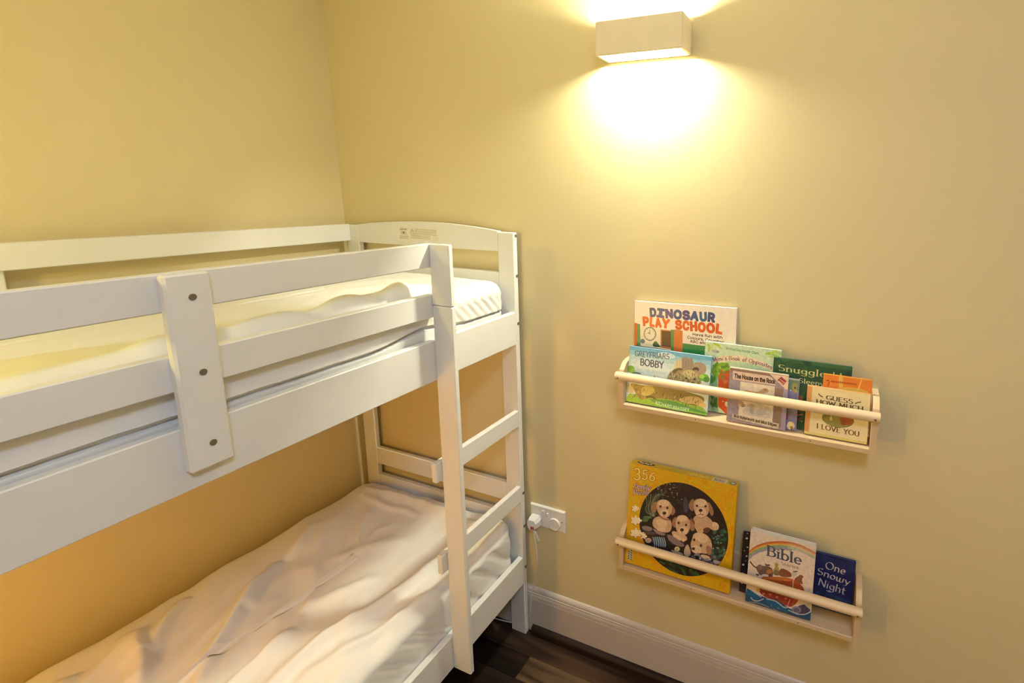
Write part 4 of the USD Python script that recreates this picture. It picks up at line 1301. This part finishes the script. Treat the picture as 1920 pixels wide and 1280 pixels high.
# lower bed
low_folds = ridge_field([
    ([(0.42, -0.95), (0.33, -0.89), (0.25, -0.875), (0.19, -0.84)], .013, .022, .5),
    ([(0.30, -0.87), (0.22, -0.80), (0.17, -0.73)], .010, .016, .45),
    ([(0.54, -0.90), (0.45, -0.80), (0.39, -0.72), (0.33, -0.65), (0.29, -0.60)], .012, .017, .45),
    ([(0.39, -0.69), (0.30, -0.60), (0.26, -0.52)], .010, .015, .45),
    ([(0.27, -0.50), (0.22, -0.42), (0.18, -0.35)], .007, .017, .3),
    ([(0.60, -0.90), (0.57, -0.78), (0.56, -0.68)], .010, .018, -.3),
    ([(0.68, -0.84), (0.67, -0.70), (0.71, -0.60), (0.74, -0.42), (0.74, -0.28)], .012, .020, .4),
    ([(0.72, -0.78), (0.80, -0.58), (0.83, -0.40)], .008, .018, .3),
    ([(0.50, -0.62), (0.58, -0.52), (0.62, -0.44)], .006, .022, .2),
    ([(0.40, -0.46), (0.48, -0.34), (0.56, -0.28)], .004, .028, 0),
    ([(0.14, -0.12), (0.35, -0.105), (0.60, -0.12), (0.78, -0.14)], .007, .018, -.3),
    ([(0.16, -0.16), (0.32, -0.18), (0.50, -0.165)], .004, .016, .3),
    ([(0.30, -1.10), (0.24, -1.02), (0.20, -0.98)], .010, .02, .3),
    ([(0.62, -1.10), (0.52, -1.00), (0.47, -0.93)], .010, .02, .3)])


def low_top(x, y):
    edge = np.clip((FX1 - x) / 0.10, 0, 1)
    q = x + 0.55 * y
    z = 0.0045 * np.sin((x - FX0) / (FX1 - FX0) * math.pi) + 2.7 * low_folds(x + 0.012 * fb(x, y, 0, (14, 14, 1), 2, 61), y + 0.012 * fb(x, y, 0, (14, 14, 1), 2, 62))
    z += 0.030 * fb(q, y * .8, 0.0, (5, 5, 1), 2, 3)
    rid = 1 - np.abs(2 * fb(q * 9, y * 5, 0, (1, 1, 1), 2, 71))
    z += 0.010 * rid ** 3 + 0.011 * fb(q, y * .6, 0, (17, 17, 1), 2, 5)
    z += 0.0016 * fb(x, y, 0, (60, 35, 1), 2, 9)
    return z - 0.012 * (1 - edge) ** 2


def low_side(x, y, z):
    q = y + (z - 0.5) * 1.1 + x
    return 0.012 * fb(q, z, 0, (16, 3, 1), 2, 21) + 0.007 * np.sin(q * 58 + 6 * fb(y, z, 0, (5, 5, 1), 2, 4)) * np.exp(-((y + 0.17) / 0.17) ** 2) + 0.004 * fb(q, z, 0, (60, 14, 1), 3, 22)


Zlow = 0.489
mt = thing('mattress', 'white mattress in the lower bunk, mostly under its sheet', 'mattress')
obj('core', bedding(Zlow - 0.016, 0.2890, 0.05, 0.03, None, None, 360, 12, 8, 0.012, True), M_matt, mt, True)
sh = obj('fitted_sheet', bedding(Zlow, 0.312, 0.055, 0.040, low_top, low_side), M_sheet, None, True)
tag(sh, 'rumpled white fitted sheet with deep creases on the lower bunk mattress', 'fitted sheet')

# upper bed
up_folds = ridge_field([
    ([(0.800, -0.31), (0.765, -0.37), (0.770, -0.42), (0.800, -0.50)], .036, .030, .3),
    ([(0.800, -0.40), (0.765, -0.50), (0.770, -0.57), (0.800, -0.68)], .034, .028, .3),
    ([(0.800, -0.54), (0.770, -0.64), (0.775, -0.74), (0.800, -0.86)], .024, .024, .3),
    ([(0.800, -0.70), (0.775, -0.84), (0.780, -1.00)], .022, .024, .3),
    ([(0.80, -0.86), (0.71, -1.02), (0.66, -1.20), (0.66, -1.50)], .024, .050, .3),
    ([(0.79, -0.94), (0.76, -1.12), (0.77, -1.45)], .014, .03, .3),
    ([(0.70, -0.20), (0.60, -0.30), (0.52, -0.45)], .006, .03, .2),
    ([(0.62, -0.14), (0.50, -0.22), (0.42, -0.40)], .004, .03, .2)])


def up_top(x, y):
    z = 0.006 * np.sin((x - FX0) / (FX1 - FX0) * math.pi) + up_folds(x, y)
    return z + 0.008 * fb(x + y, y, 0, (4, 4, 1), 3, 31) + 0.004 * fb(x + .4 * y, y, 0, (20, 14, 1), 3, 33)


def up_side(x, y, z):
    head = np.exp(-np.clip(y + 0.06, -1, 0) ** 2 / 0.30 ** 2)
    q = y * 1.0 + (z - 1.35) * 0.95
    q2 = x + y + (z - 1.35) * .3
    return (0.0045 * np.sin(q * 190 + 3 * fb(y, z, 0, (7, 7, 1), 2, 41)) * head * np.exp(-((y + .20) / .13) ** 2)
            + 0.009 * fb(q2, z, 0, (22, 7, 1), 3, 42) + 0.004 * fb(q2, z, 0, (70, 20, 1), 3, 43))


def up_hem(P):
    y = P[:, 1]
    return 1.309 + 0.022 * np.exp(-((y + 0.42) / 0.10) ** 2) + 0.006 * (meshkit.fbm(np.stack([y * 9, P[:, 0] * 9, 0 * y], 1), 3, 51) - .5)


Zup = 1.402
mt = thing('mattress', 'white mattress in the upper bunk, its plain side showing below the sheet hem', 'mattress')
hem_y = lambda y: 1.309 + 0.022 * np.exp(-((y + 0.42) / 0.10) ** 2)
obj('core', bedding(Zup - 0.018, 1.2380, 0.05, 0.03, None, lambda x, y, z: np.where(z > hem_y(y) - 0.012, -0.014, -0.003), 900, 12, 60, 0.0, True), M_matt, mt, True)
sh = obj('fitted_sheet', bedding(Zup, up_hem, 0.055, 0.045, up_top, up_side), M_sheet, None, True)
tag(sh, 'bright white wrinkled fitted sheet on the upper bunk mattress behind the guard rails', 'fitted sheet')

# ------------------------------------------------------------------ socket, plug and cover
sx0, sx1, sz0, sz1 = 0.8815, 1.0322, 0.4640, 0.5500
sk = thing('power_socket', 'white double wall socket beside the bunk bed post', 'power socket', ((sx0 + sx1) / 2, 0, (sz0 + sz1) / 2))
hw, hh = (sx1 - sx0) / 2, (sz1 - sz0) / 2
plate = m3.Manifold.hull_points(np.array([(sx * (hw - i), -y, sz * (hh - i)) for sx in (-1, 1) for sz in (-1, 1) for i, y in ((0.0, 0.0005), (0.0, 0.005), (0.0035, 0.0092))]))
obj('faceplate', plate, M_plast, sk)
for x, z in ((-0.016, 0.020), (0.0035, 0.0135)):
    obj('switch', bevel_box(x - 0.0055, x + 0.0055, -0.0130, -0.0088, z - 0.0095, z + 0.0095, 0.0018), M_plast, sk)
for x in (-hw + 0.013, hw - 0.0125):
    obj('screw', cyl((x, -0.0097, 0), (x, -0.0088, 0), 0.0024, 14), M_dark, sk)
cv = thing('socket_cover', 'round white safety cover plugged into the right half of the socket', 'socket cover', (0.9895, -0.0093, 0.4930))
obj('disc', cyl((0, -0.0052, 0), (0, 0, 0), 0.0225, 36, 0.0235), M_plast, cv, 35)
obj('rim', trimesh.creation.torus(0.0215, 0.0016, 36, 8).apply_transform(trimesh.transformations.rotation_matrix(math.pi / 2, [1, 0, 0])).apply_translation([0, -0.0052, 0]), M_plast, cv, True)
pg = thing('plug', 'white mains plug with red label and hanging cable in the left socket', 'plug', (0.9085, -0.0093, 0.4860))
body = m3.Manifold.hull_points(np.array([(x * s, -y, z * s) for y, s in ((0, .96), (0.004, 1.0), (0.024, 0.90), (0.033, 0.74)) for x, z in
                                         ((-.0245, .012), (-.016, .0255), (.016, .0255), (.0245, .012), (.0235, -.012), (.012, -.0265), (-.012, -.0265), (-.0235, -.012))]))
obj('body', body, M_plast, pg, 30)
obj('fuse_label', bevel_box(-0.004, 0.011, -0.0342, -0.0325, -0.0165, -0.0045, 0.0003), M_red, pg, label='small red label')
cab = [(0.000, -0.015, -0.024), (0.004, -0.022, -0.045), (0.010, -0.022, -0.075), (0.0125, -0.020, -0.125), (0.0095, -0.0175, -0.175), (0.000, -0.0125, -0.225), (-0.0135, -0.0125, -0.280), (-0.0265, -0.0120, -0.340), (-0.034, -0.0069, -0.400), (-0.060, -0.0069, -0.455), (-0.100, -0.0069, -0.478), (-0.130, -0.0090, -0.4833), (-0.220, -0.0200, -0.4833), (-0.330, -0.0260, -0.4833)]
obj('cable', tube(cab, 0.0022, 10), M_cable, pg, True)
obj('strain_relief', cyl((0.0, -0.013, -0.022), (0.003, -0.020, -0.040), 0.0052, 16, 0.0038), M_plast, pg, 35)
tg = bevel_box(-0.0045, 0.0045, -0.0012, 0.0, -0.0190, 0.0190, 0.0004).rotate([0, -22, 0]).translate([0.0155, -0.0215, -0.0470])
obj('cable_tag', tg, M_plast, pg, label='small white tag on the cable')
